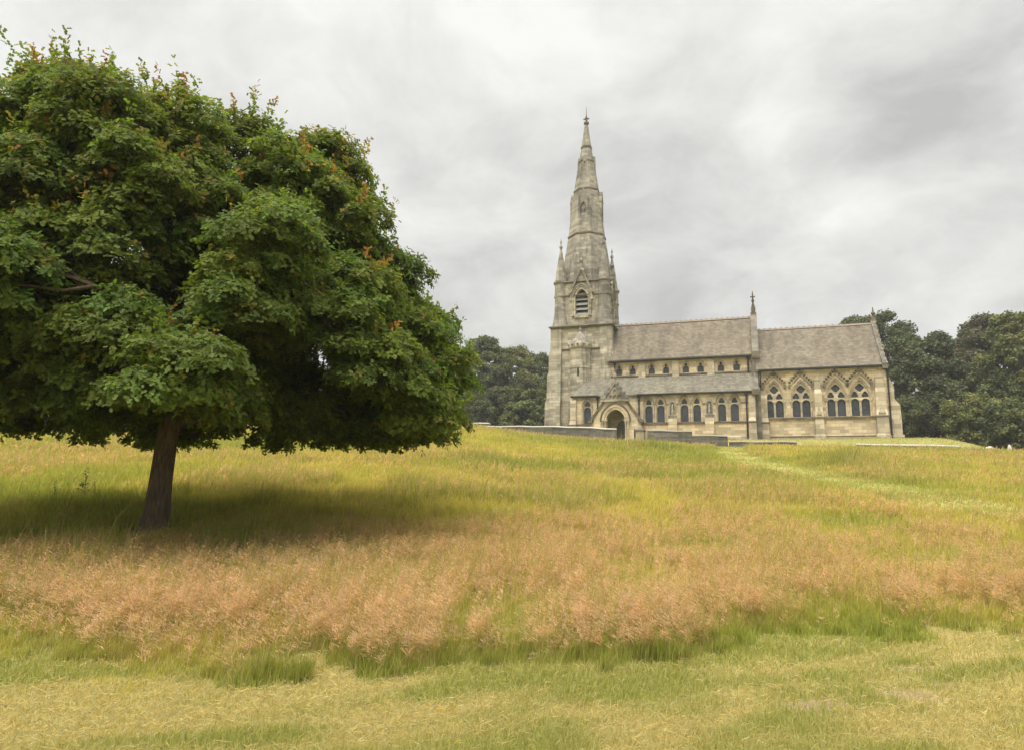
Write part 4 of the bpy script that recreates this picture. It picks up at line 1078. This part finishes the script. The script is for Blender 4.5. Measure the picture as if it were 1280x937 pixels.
        ax = np.repeat(ax, per, 0); p = np.repeat(q, per, 0); n = len(p)
        ra = rng.normal(size=(n, 3)); ra -= (ra * ax).sum(1)[:, None] * ax; ra /= np.linalg.norm(ra, axis=1)[:, None]
        p = p + ra * .02 + rng.normal(0, .022, (n, 3))
        nn = ax + ra * rng.uniform(-.5, .25, (n, 1)) + rng.normal(0, .22, (n, 3))
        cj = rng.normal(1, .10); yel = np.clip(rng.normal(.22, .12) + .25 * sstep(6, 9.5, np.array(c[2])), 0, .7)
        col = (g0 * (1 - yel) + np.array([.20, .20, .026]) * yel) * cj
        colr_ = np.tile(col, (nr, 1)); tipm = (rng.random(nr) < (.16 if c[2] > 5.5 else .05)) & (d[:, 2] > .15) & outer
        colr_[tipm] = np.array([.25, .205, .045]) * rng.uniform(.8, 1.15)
        lc = np.repeat(jitter(colr_, .16), per, 0)
        P.append(p); Nn.append(nn); S.append(rng.uniform(.058, .11, n)); C.append(jitter(lc, .12)); Bz.append(ra * 2.2 + ax * .3)
        # upright leading shoots; on sunny outer clumps some carry reddish young leaves
        ns_ = rng.poisson(2.6 if c[2] > 6.0 else 1.3) if outer else 0
        redp = .55 if c[2] > 6.5 else .35 if c[2] > 4 else .15
        for _ in range(ns_):
            b = c + np.array([rng.normal(0, rx * .3), rng.normal(0, rx * .3), rzz * .35]); L = rng.uniform(.28, .75 if c[2] > 6.8 else .5)
            dirv = np.array([out[0] * .45, out[1] * .45, 1.0]) + rng.normal(0, .25, 3); dirv /= np.linalg.norm(dirv)
            red = rng.random() < redp; k = int(8 + L * 30); t = rng.uniform(0, 1, k)
            pp = b + dirv * (t * L)[:, None] + rng.normal(0, .025, (k, 3)); nd = rng.normal(size=(k, 3)) + np.array([0, 0, .5])
            rc = np.array([.30, .145, .045]) if rng.random() < .45 else np.array([.28, .215, .045])
            cc = np.where((red & (t > rng.uniform(.2, .7)))[:, None], rc, col * 1.15)
            O.append(pp); ON.append(nd); OC.append(jitter(cc, .18)); OS.append(rng.uniform(.06, .10, k)); OB.append(dirv * .6 + rng.normal(0, .6, (k, 3)))
    V, T, Cc = join([leaves(np.concatenate(P), np.concatenate(Nn), np.concatenate(S), np.concatenate(C), bias=np.concatenate(Bz)),
                     leaves(np.concatenate(O), np.concatenate(ON), np.concatenate(OS), np.concatenate(OC), bias=np.concatenate(OB))])
    tri_mesh('crown', V, T, M['leaf'], Cc, root)
_st = rng.bit_generator.state; _st['state']['state'] = 284379270636103327239222320381451659956; rng.bit_generator.state = _st   # fixed seed for the trees
build_oak()

def woodland_tree(name, px, top, hw, r, label, col, group, squat=1.0, low=.12, dens=1.0, trunk=True, cat='tree', lumps=.2):
    q = ray_dir(px, top); x, y = q[0] * r, q[1] * r; zb = gz(x, y); H = EYE + q[2] * r - zb
    W = hw / FPX * r
    root = tag(empty(name, (x, y, zb)), label, cat, group)
    nc = int(125 * dens * (1 if H > 9 else .6)); P = []; Nn = []; S = []; C = []; cs = []
    sd = int(px * 7 + top)
    for _ in range(nc):
        h = low + (1 - low) * rng.random() ** .85; phi = rng.uniform(0, 2 * np.pi)
        prof = np.sin(np.pi * np.clip((h - low * .4) / (1.06 - low * .4), 0, 1) ** .8) ** .55
        R = W * prof * (1 + lumps * (vnoise(np.cos(phi) * 2 + sd, np.sin(phi) * 2 + h * 4, 3) * 2 - 1)); R = float(R) * (1 if rng.random() < .7 else rng.uniform(.3, .9))
        cs.append((R * np.cos(phi), R * np.sin(phi), h * H * .97))
    for c in cs:
        c = np.array(c); rx = W * rng.uniform(.15, .27); n = int(200 * (rx / 1.3) ** 1.3) + 60
        d = rng.normal(size=(n, 3)); d /= np.linalg.norm(d, axis=1)[:, None]; d[:, 2] = np.where(d[:, 2] < -.3, -d[:, 2], d[:, 2])
        p = c + d * (rng.uniform(.3, 1.12, n) ** .6)[:, None] * np.array([rx, rx, rx * .85])
        p[:, 2] = np.maximum(p[:, 2], .1)
        nn = d * .8 + np.array([0, 0, .35]) + rng.normal(0, .6, (n, 3))
        cc = np.array(col) * rng.normal(1.08, .2) * (1 + np.array([.25, .1, 0]) * max(0, rng.normal(0, .6)))
        P.append(p); Nn.append(nn); S.append(rng.uniform(.22, .48, n) * (1 if H > 9 else .75)); C.append(jitter(np.tile(np.clip(cc, .006, 1), (n, 1)), .22))
    V, T, Cc = leaves(np.concatenate(P), np.concatenate(Nn), np.concatenate(S), np.concatenate(C), QUADL, QTRI, .25)
    tri_mesh('crown', V, T, M['bleaf'], Cc, root)
    tp = [(0, 0, -.5), (0, 0, H * .2), (W * .04, 0, H * .5), (0, W * .03, H * .9)]; tr = [H * .022 + .08, H * .018 + .05, H * .011, .05]
    parts = [tube_path(tp, tr, 9)]
    for i in range(14):
        c = np.array(cs[rng.integers(len(cs))]); h0 = max(H * .15, c[2] * .55); parts.append(tube_path([(0, 0, h0), c * np.array([.5, .5, 0]) + np.array([0, 0, h0 + (c[2] - h0) * .6]), c], [H * .007 + .03, H * .005 + .02, .03], 5))
    V = []; F = []; o = 0
    for v, f in parts: V.append(v); F.append(f + o); o += len(v)
    tri_mesh('trunk', np.concatenate(V), np.concatenate(F)[:, ::-1], M['bark2'], None, root, True)
    return root
GD = (.086, .102, .044); GM = (.106, .128, .048); GY = (.14, .155, .056); GB = (.125, .12, .070)
LW, RW = 'trees in the wood left of the tower', 'trees in the wood right of the chancel'
for a in [
    (560, 432, 36, 138, 'mid-green tree half hidden by the right edge of the oak crown', GM, LW),
    (605, 424, 36, 128, 'tallest tree of the left wood, beside the oak crown edge', GM, LW),
    (640, 434, 33, 132, 'yellow-green topped tree midway between oak crown and tower', GY, LW),
    (674, 443, 30, 140, 'tree whose crown touches the left edge of the stone tower', GM, LW),
    (1088, 393, 50, 116, 'tall dark tree rising behind the chancel roof end', GD, RW),
    (1152, 421, 42, 112, 'round-topped dark tree in the dip right of the chancel', GD, RW),
    (1196, 424, 30, 124, 'thin brownish tree between the round-topped and the big right trees', GB, RW),
    (1228, 397, 40, 118, 'big brown-green tree with the highest crown near the right edge', GB, RW),
    (1268, 390, 40, 108, 'bright green tree at the right edge of the wood', GY, RW),
    (1312, 392, 44, 116, 'dark tree cut by the right edge of the view', GM, RW),
]: woodland_tree('woodland_tree', *a, dens=1.7 if a[6] == LW else 1.15, low=.06)
LB, RB = 'bushes under the left wood', 'bushes under the right wood'
for a in [
    (592, 492, 30, 118, 'dark bush on the crest between oak crown and short white wall', GD, LB),
    (628, 486, 30, 116, 'dark bush standing over the pale end of the crest wall', GD, LB),
    (662, 488, 28, 112, 'bush beside the foot of the tower buttress', GM, LB),
    (1137, 498, 26, 104, 'dark bush against the chancel corner buttress', GD, RB),
    (1170, 502, 30, 98, 'dark low bush second from the chancel corner', GD, RB),
    (1212, 494, 30, 96, 'golden-green bush in the middle of the right wood edge', GY, RB),
    (1247, 506, 28, 95, 'dark bush behind the small pale stones', GD, RB),
    (1284, 498, 32, 94, 'dark bush at the right end of the wood edge', GM, RB),
    (1185, 478, 36, 108, 'tall shadowy bush filling the gap below the round-topped tree', GD, RB),
    (1255, 470, 36, 106, 'tall green bush under the bright green right tree', GM, RB),
]: woodland_tree('bush', *a, low=.02, dens=1.1, cat='bush')

# the same swards continued to either side of the view
SIDES, GS = True, .45
rng = np.random.default_rng(3)
build_mown(); build_meadow(); build_seedheads()

# ------------------------------------------------------------------ small plants and stones in the meadow
def weed(name, px, py, H, label, col, n=46, flower=None):
    x, y = ray_ground(px, py); zb = gz(x, y); root = tag(empty(name, (x, y, zb)), label, 'plant')
    st = [tube_path([(0, 0, -.05), (.01 * k, .02, H * .5), (.03 * (k - 1), .03 * k, H * (1 - .12 * k))], [.010, .007, .003], 5) for k in range(3)]
    V = []; F = []; o = 0
    for v, f in st: V.append(v); F.append(f + o); o += len(v)
    tri_mesh('stem', np.concatenate(V), np.concatenate(F), plain_mat('weed_stem', (.14, .18, .05), .8), None, root, True)
    t = rng.uniform(.1, 1, n); a = rng.uniform(0, 6.28, n); P = np.stack([np.cos(a) * .02, np.sin(a) * .02, t * H], 1)
    b = np.stack([np.cos(a), np.sin(a), rng.uniform(.2, .9, n)], 1)
    V, T, C = leaves(P, np.stack([-np.cos(a) * .5, -np.sin(a) * .5, np.ones(n)], 1), rng.uniform(.08, .15, n) * (1.25 - t) * (H / .8), jitter(np.tile(np.array(col), (n, 1))), bias=b)
    tri_mesh('leaves', V, T, M['bleaf'], C, root)
    if flower:
        k = 70; a = rng.uniform(0, 6.28, k); q = np.sqrt(rng.random(k)) * .022
        V, T, C = leaves(np.stack([q * np.cos(a), q * np.sin(a), H + .01 + rng.normal(0, .006, k)], 1), rng.normal(0, .3, (k, 3)) + [0, 0, 1], np.full(k, .016), np.tile(np.array(flower), (k, 1)), QUADL, QTRI)
        tri_mesh('flower_head', V, T, M['bleaf'], C, root)
weed('thistle', 104, 622, .95, 'wispy dark green weed standing above the grass left of the oak trunk', (.06, .085, .03))
weed('thistle', 66, 628, .6, 'shorter dark weed nearer the left edge of the meadow', (.06, .085, .03), 30)
def boulder(name, px, py, r, s, label):
    q = ray_dir(px, py); x, y = q[0] * r, q[1] * r; z = gz(x, y)
    bm = bmesh.new(); bmesh.ops.create_icosphere(bm, subdivisions=3, radius=1)
    for v in bm.verts:
        k = 1 + .35 * (float(vnoise(v.co.x * 1.7 + px, v.co.y * 1.7 + v.co.z * 1.3, 2)) - .5); v.co = Vector((v.co.x * s[0] * k, v.co.y * s[1] * k, max(v.co.z, -.5) * s[2] * k))
    me = bpy.data.meshes.new(name); bm.to_mesh(me); bm.free(); me.materials.append(M['coping'])
    o = bpy.data.objects.new(name, me); COL.objects.link(o); o.location = (x, y, z + s[2] * .4); tag(o, label, 'stone')
boulder('pale_stone', 1237, 558, 78, (.45, .35, .30), 'pale rounded stone lying on the grass before the right wood')
boulder('pale_stone', 1262, 560, 77, (.16, .16, .42), 'small upright pale stone farthest right before the wood')

# ------------------------------------------------------------------ thin summer haze in the air
b = MB(); b.box(-420, 420, -30, 420, -8, 78)
hm, nt, _, _ = new_mat('thin_haze'); pv = nt.nodes.new('ShaderNodeVolumePrincipled'); pv.inputs['Color'].default_value = (.95, .95, .94, 1); pv.inputs['Density'].default_value = .0005; pv.inputs['Anisotropy'].default_value = .2
om = nt.nodes.new('ShaderNodeOutputMaterial'); nt.links.new(pv.outputs[0], om.inputs['Volume'])
tag(b.build('haze', hm), kind='stuff')

# ------------------------------------------------------------------ sky and light
SUN_EL, SUN_AZ = R_(62), R_(-145)         # azimuth from +Y, clockwise: behind the camera to the left
sun = bpy.data.lights.new('sun', 'SUN'); sun.energy = 1.95; sun.angle = R_(48); sun.color = (1.0, .95, .86)
so = bpy.data.objects.new('sun', sun); COL.objects.link(so)
sd = Vector((math.sin(SUN_AZ) * math.cos(SUN_EL), math.cos(SUN_AZ) * math.cos(SUN_EL), math.sin(SUN_EL)))
so.rotation_euler = sd.to_track_quat('Z', 'Y').to_euler()
world_ = bpy.data.worlds.new('World'); scene.world = world_; world_.use_nodes = True
nt = world_.node_tree; nt.nodes.clear(); k = NB(nt)
sky = k.node('ShaderNodeTexSky'); sky.sky_type = 'NISHITA'; sky.sun_disc = False; sky.sun_elevation = SUN_EL; sky.sun_rotation = SUN_AZ
sky.air_density = 1; sky.dust_density = 3
gen = k.node('ShaderNodeTexCoord').outputs['Generated']
dx, dy, dz = k.sep(gen)
den = k.math('ADD', k.math('MAXIMUM', dz, 0.0), .4)
u_ = k.math('DIVIDE', dx, den); v_ = k.math('DIVIDE', dy, den)
pl = k.comb(u_, v_, 0.0)
warp = k.node('ShaderNodeTexNoise'); k.put(warp.inputs['Vector'], pl); warp.inputs['Scale'].default_value = 2.2; warp.inputs['Detail'].default_value = 3
wv = k.vmath('ADD', pl, k.vmath('MULTIPLY', k.vmath('SUBTRACT', warp.outputs['Color'], (.5, .5, .5)), (.3, .3, 0)))
n1 = k.noise(k.vmath('MULTIPLY', wv, (1.0, .9, 1)), 2.3, 4, .45)
n2 = k.noise(k.vmath('ADD', wv, (4.2, 1.7, 0)), 5.2, 7, .6)
base = k.math('ADD', k.math('MULTIPLY', n1, .5), k.math('MULTIPLY', n2, .5))
tone = k.ramp(base, .33, .67)
def P_of(px, py):
    q = ray_dir(px, py); q = q / np.linalg.norm(q); d = max(q[2], 0) + .4; return q[0] / d, q[1] / d
def blob(px, py, ex, ey, amp, rot=0):
    """a soft brighter or darker bank in the cloud layer"""
    global tone
    a, b = P_of(px, py); a2, b2 = P_of(px + 1, py); 
    mp = k.node('ShaderNodeMapping'); mp.vector_type = 'TEXTURE'
    k.l.new(wv, mp.inputs[0]); mp.inputs['Location'].default_value = (a, b, 0); mp.inputs['Rotation'].default_value = (0, 0, rot); mp.inputs['Scale'].default_value = (ex, ey, 1)
    l = k.vmath('LENGTH', mp.outputs[0])
    g = k.math('POWER', 2.718, k.math('MULTIPLY', k.math('MULTIPLY', l, l), -1.0))
    tone = k.math('ADD', tone, k.math('MULTIPLY', g, amp))
blob(970, 160, .10, .09, .5); blob(560, 250, .14, .10, .3); blob(250, 20, .5, .22, .4); blob(1130, 15, .2, .1, .45); blob(1150, 300, .4, .10, .2); blob(700, 10, .3, .15, .2)
blob(1240, 90, .22, .13, -.34, .5); blob(1090, 190, .24, .10, -.32, .45); blob(830, 260, .22, .13, -.24); blob(450, 160, .22, .12, -.12); blob(620, 400, .35, .15, -.15); blob(1000, 400, .5, .12, -.15)
tone = k.math('MINIMUM', k.math('MAXIMUM', k.math('ADD', tone, k.math('MULTIPLY', k.math('SUBTRACT', k.noise(wv, 13, 5, .6), .5), .3)), -.15), 1.15)
cloud = k.mix(tone, (3.05, 3.04, 2.93, 1), (5.6, 5.57, 5.38, 1))
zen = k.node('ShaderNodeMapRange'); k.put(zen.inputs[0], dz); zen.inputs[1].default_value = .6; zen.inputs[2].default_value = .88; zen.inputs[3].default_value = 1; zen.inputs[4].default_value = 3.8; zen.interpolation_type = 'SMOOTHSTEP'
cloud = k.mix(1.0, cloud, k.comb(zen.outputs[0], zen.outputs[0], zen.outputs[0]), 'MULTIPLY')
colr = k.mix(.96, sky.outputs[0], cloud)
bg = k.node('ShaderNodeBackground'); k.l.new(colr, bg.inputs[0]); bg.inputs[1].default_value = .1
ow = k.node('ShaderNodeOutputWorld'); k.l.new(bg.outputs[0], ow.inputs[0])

vs = scene.view_settings; scene.display_settings.display_device = 'sRGB'
vs.view_transform = 'Standard'; vs.look = 'None'; vs.exposure = 0.82; vs.gamma = 1; vs.use_curve_mapping = False
scene.render.engine = 'CYCLES'
scene.cycles.max_bounces = 6; scene.cycles.diffuse_bounces = 3; scene.cycles.transmission_bounces = 3; scene.cycles.glossy_bounces = 2
scene.cycles.sample_clamp_indirect = 4
scene.cycles.use_denoising = True
